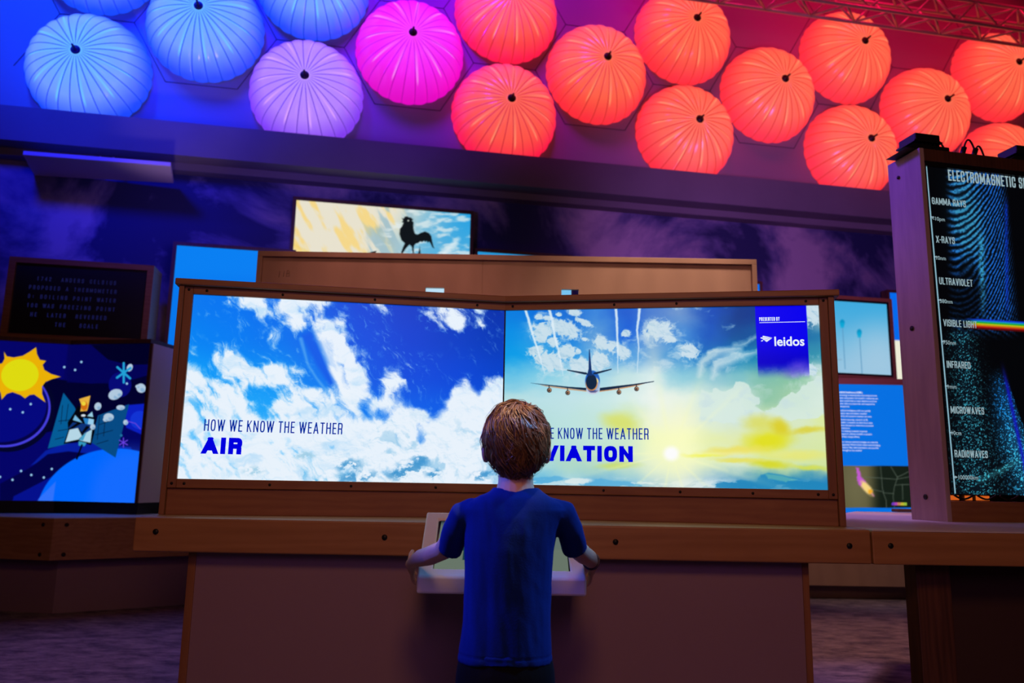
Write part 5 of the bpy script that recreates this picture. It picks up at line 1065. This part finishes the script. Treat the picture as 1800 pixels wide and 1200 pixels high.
for s in (-1, 1):
    B.ellipsoid(Hc+V3((s*.030, .074, .012)), (.020, .010, .006))
    th = math.radians(18)*s; Me = np.array([[math.cos(th), -math.sin(th), 0], [math.sin(th), math.cos(th), 0], [0, 0, 1]])
    B.ellipsoid(Hc+V3((s*.0735, .004, -.030)), (.010, .020, .030), 16, 10, Me)
    # arm, then palm, thumb and five bent fingers closed on the side of the console
    P = [q(x, y, Y) for x, y, Y, r_ in ARM[s]]; rr = [r_ for *_, r_ in ARM[s]]
    edge = (xl0+(xl1-xl0)*.3 if s < 0 else xr0); w_ = P[-1]; px0 = edge+s*.0195
    pk = V3((px0+s*.002, w_[1]+.030, w_[2]-.012))
    B.tube(P+[w_+V3((px0-w_[0], .018, -.008))], rr+[.0165], 18)
    B.loft([[c+V3((s*.010*math.cos(a)*k1, .0, .0))+V3((0, -.35, .94))*k2*math.sin(a) for a in np.linspace(0, 2*math.pi, 17)[:-1]] for c, k1, k2 in ((w_+V3((px0-w_[0], .008, -.004)), 1.25, .017), (pk, 1.15, .022), (pk+V3((0, .022, -.008)), 1.0, .024), (pk+V3((0, .030, -.011)), .7, .020))])
    for k, (du, ln) in enumerate(((.0195, .043), (.0065, .049), (-.0065, .046), (-.0185, .036))):
        st_ = pk+V3((0, .024-.35*du, -.009+.94*du)); fn = .16*(1.5-k); d1 = unit((0, .86+.3*fn, -.46+fn)); d2 = unit((-s*.30, .68+.3*fn, -.62+fn)); d3 = unit((-s*.62, .38, -.58+fn))
        a_ = st_+d1*ln*.5; b_ = a_+d2*ln*.33; b_[0] = px0-s*.001; c_ = b_+d3*ln*.25
        c_[0] = px0-s*.006
        B.tube([st_-d1*.012, st_, (st_+a_)/2, a_, b_, c_, c_+d3*.003], [.0054, .0054, .0052, .0051, .0048, .0043, .0022], 10)
    th0 = pk+V3((s*.001, .000, .022)); B.tube([th0+V3((0, -.006, -.008)), th0, th0+V3((s*.001, .015, .008)), th0+V3((-s*.001, .030, .014)), th0+V3((-s*.002, .034, .0148))], [.0085, .0078, .0070, .0060, .0030], 10)
    # leg and foot
    lx = kx+s*.052
    B.tube([(lx*1.0, YK, hipz-.02), (lx, YK+.004, .36), (lx+s*.004, YK+.008, .255), (lx+s*.005, YK-.006, .17), (lx+s*.006, YK-.004, .075), (lx+s*.008, YK, .045)], [.048, .048, .040, .039, .026, .027], 18)
    B.loft([ering((lx+s*.010, YK+dy, dz), rx, ry_, 16) for dy, dz, rx, ry_ in ((.03, .018, .026, .07), (.03, .034, .028, .072), (.012, .05, .024, .045))])
solid(B, 'body', M_SKIN, .0023, kid, 3)
for s in (-1, 1):
    B = MB(); B.ellipsoid(Hc+V3((s*.028, .0705, -.002)), (.0105, .0105, .0105), 16, 12); e_ = B.build('eye', plain('eye_white', (.8, .8, .8, 1), .2), kid); B = MB(); B.ellipsoid(Hc+V3((s*.028, .0794, -.002)), (.0048, .0022, .0048), 14, 8); B.build('iris', plain('iris', (.10, .06, .03, 1), .2), e_)
# shirt
B = MB(); Rg = trings(0.0); hemz = Rg[-1]; inn = trings(-.007)
B.loft(Rg[:1]+Rg[1:]+[inn[-1]]+[inn[-2]])
for s in (-1, 1):
    SL = [(838, 897, 1.95, .034), (815, 905, 1.953, .0345), (803, 930, 1.975, .0330), (796, 950, 1.998, .0315), (790, 966, 2.018, .0305)] if s < 0 else [(966, 897, 1.95, .034), (988, 903, 1.953, .0345), (1000, 930, 1.975, .0330), (1006, 950, 1.998, .0315), (1010, 966, 2.018, .0305)]
    P = [q(x, y, Y) for x, y, Y, r_ in SL]; rr = [r_ for *_, r_ in SL]; ax = unit(P[-1]-P[-2])
    B.tube(P+[P[-1]+ax*.001, P[-1]-ax*.02], rr+[rr[-1]-.0045, rr[-1]-.0045], 22)
col0 = q(907, 861, YK); B.loft([ering((col0[0], YK+.004, col0[2]+dz), .058+dr, .050+dr, 28, 2) for dz, dr in ((-.02, .006), (.0, .0), (.006, -.003), (.006, -.007), (-.014, -.006))])
def folds(co):
    x, y, z = co[:, 0], co[:, 1], co[:, 2]
    d = sstep(.92, .80, z); v = fbm(x*17+z*1.5, z*3.2+y*6, 5, 3)-.5
    diag = fbm((x*.8+z*.6)*26, (z-x)*6, 15, 3)-.5
    v2 = np.exp(-((x-(kx-.062-.06*(z-.7)))/.014)**2)*sstep(.56, .66, z)*.0-np.exp(-((x-(kx-.045))/.012)**2)*.003*sstep(.9, .8, z)
    arm = np.clip((np.abs(x-kx)-.115)/.02, 0, 1)
    hem = -.0016*np.exp(-((z-(hipz+.018))/.0022)**2)
    return (.013*v*(1-arm)*d+.006*diag*(.4+.6*arm)+v2*(y < YK))+hem
solid(B, 'shirt', M_SHIRT, .0036, kid, 6, folds)
B = MB(); hz = hipz
B.loft([ering((kx, YK, z), rx, ry_, 28, 2.4) for z, rx, ry_ in ((hz+.05, .094, .071), (hz+.006, .109, .078), (hz-.02, .114, .083), (hz-.05, .116, .085), (hz-.10, .117, .086), (hz-.13, .112, .08))])
for s in (-1, 1):
    B.loft([ering((kx+s*x, YK+.002, z), rx, ry_, 24, 2.2) for x, z, rx, ry_ in ((.055, hz-.06, .060, .082), (.058, hz-.14, .061, .076), (.060, .275, .060, .066), (.060, .274, .056, .062), (.058, .31, .053, .058))])
solid(B, 'shorts', M_SHORTS, .005, kid, 4)
for s in (-1, 1):
    lx = kx+s*.064
    B = MB(); B.loft([ering((lx, YK+dy, z), rx, ry_, 20, 2.4) for dy, z, rx, ry_ in ((.03, .016, .036, .086), (.03, .034, .036, .085), (.02, .052, .034, .066), (-.004, .072, .032, .042), (-.006, .080, .031, .040), (-.006, .076, .028, .036))]); sh = B.build('shoe', M_SHOE, kid)
    B = MB(); B.loft([ering((lx, YK+.03, z), rx, ry_, 20, 2.4) for z, rx, ry_ in ((.0, .037, .088), (.016, .038, .089))]); B.build('sole', M_SOLE, sh)
# wristband on the right arm
P = [q(x, y, Y) for x, y, Y, r_ in ARM[1]]; wb = P[-2]; axw = unit(P[-1]-P[-3]); a_ = unit(np.cross(axw, (0, 0, 1))); b_ = np.cross(axw, a_)
B = MB(); ring = [wb+(a_*math.cos(t)+b_*math.sin(t))*.0215 for t in np.linspace(0, 2*math.pi, 25)]; B.tube(ring, .0028, 8, False); B.build('wristband', plain('wristband', (.03, .015, .03, 1), .4), kid)
# hair: a close cap under some thousands of strands combed from a whorl at the crown
rs = np.random.RandomState(11)
def shell(d):                         # distance of the hair surface from the head centre along unit vectors d
    x, y, z = d[..., 0], d[..., 1], d[..., 2]
    r_ = 1/np.sqrt((x/.0805)**2+(y/.098)**2+(z/np.where(z > 0, .0935, .106))**2)
    nape = sstep(-.45, -.95, z); r_ = r_*(1-.10*nape*np.abs(x)*1.2)
    return r_*(1+.036*(fbm(x*5+y*2, z*5-y, 3, 3)-.5)*2+.022*nape*(fbm(x*9, z*9+y*4, 43, 2)-.5)*2)
def limit(d):                         # how far down the hair grows, by azimuth (front of the face is +y)
    az = np.arctan2(d[..., 0], -d[..., 1]); a = np.abs(az)
    return np.where(a < 1.05, -.80+.10*sstep(.5, 1.05, a), np.where(a < 1.9, -.70+.30*sstep(1.05, 1.3, a), .12+.35*sstep(2.2, 3.0, a)))
W0 = unit((.16, -.42, .89))
def tangent(d):
    t = d*np.dot(d, W0)-W0; t = t/max(1e-6, np.linalg.norm(t)); sw = np.cross(d, t)
    dn = V3((0, 0, -1)); dn = dn-d*np.dot(dn, d); k = float(sstep(.55, -.2, d[2]))
    away = math.acos(max(-1, min(1, float(np.dot(d, W0)))))
    v = t+sw*(.55*math.exp(-away*1.6))+dn*(1.3*k)
    return v/max(1e-6, np.linalg.norm(v))
HV, HF, HA = [], [], []
NS, SEG = 5600, 9
made = 0
while made < NS:
    d = unit(rs.normal(size=3)); 
    if d[2] < float(limit(d[None])[0])+.02: continue
    if rs.rand() > .55 and d[1] > .3: continue
    tuft = rs.rand()**2; ang = rs.uniform(.45, 1.0)*(1 if d[2] > .2 else .75); cl = fbm(np.array(d[0]*9+d[1]*4), np.array(d[2]*9-d[1]*3), 31, 2); curl = (float(cl)-.5)*3.6*(1 if d[2] > .1 else 1.5)+rs.normal()*.16
    lift = rs.uniform(-.004, .0025)+.0075*(float(cl)-.5)+(rs.uniform(0, .006) if rs.rand() < .05 else 0); pts = []; dd = d.copy(); tint = np.clip(.22+.62*float(fbm(np.array(d[0]*7+d[1]*5), np.array(d[2]*7), 53, 3))+rs.normal()*.13, 0, 1)
    for i in range(SEG):
        u_ = i/(SEG-1); stick = lift*min(1, u_*3)
        low_ = float(sstep(-.2, -.8, dd[2]))
        rr_ = float(shell(dd[None])[0])+stick-.004*(1-u_)**2+(.008*low_*u_*u_*tuft)
        pts.append(Hc+dd*rr_)
        t = tangent(dd); t = t+np.cross(dd, t)*curl*(.25+.75*u_); dd = unit(dd+unit(t)*ang/(SEG-1))
        lm = float(limit(dd[None])[0])-.04-.14*tuft
        if dd[2] < lm: dd[2] = lm+.03*rs.rand(); dd = unit(dd)
    w0 = rs.uniform(.0007, .0014)
    b0 = len(HV)
    for i, p_ in enumerate(pts):
        tt = unit(pts[min(i+1, SEG-1)]-pts[max(i-1, 0)]+1e-7); nn = unit(p_-Hc); bb = unit(np.cross(tt, nn)+1e-9); nn = np.cross(bb, tt); ww = w0*(1 if i < SEG-3 else (SEG-1-i+.15)/3)
        for k in range(3): a = 2*math.pi*k/3; HV.append(p_+bb*ww*math.cos(a)*1.5+nn*ww*math.sin(a)*.8); HA.append(tint)
    for i in range(SEG-1):
        for k in range(3): HF.append((b0+i*3+k, b0+i*3+(k+1) % 3, b0+(i+1)*3+(k+1) % 3, b0+(i+1)*3+k))
    made += 1
B = MB(); nu, nv = 64, 40; rows_ = []
for j in range(1, nv):
    t = math.pi*j/nv*.999; row = []
    for k in range(nu):
        d = V3((math.sin(t)*math.cos(2*math.pi*k/nu), math.sin(t)*math.sin(2*math.pi*k/nu), math.cos(t))); lm = float(limit(d[None])[0])
        r_ = float(shell(d[None])[0])-.0065 if d[2] > lm-.10 else .060
        row.append(Hc+d*r_)
    rows_.append(row)
B.loft(rows_); capn = len(B.v); vs = B.v+[tuple(v) for v in HV]; fs = B.f+[tuple(i+capn for i in f) for f in HF]
me = bpy.data.meshes.new('hair'); me.from_pydata([tuple(V3(v)-V3(kid.location)) for v in vs], [], fs); me.polygons.foreach_set('use_smooth', [True]*len(me.polygons)); me.materials.append(M_HAIR)
at = me.attributes.new('strand', 'FLOAT', 'POINT'); at.data.foreach_set('value', np.array([.25]*capn+HA, np.float32)); me.update()
o = bpy.data.objects.new('hair', me); COL.objects.link(o); o.parent = kid
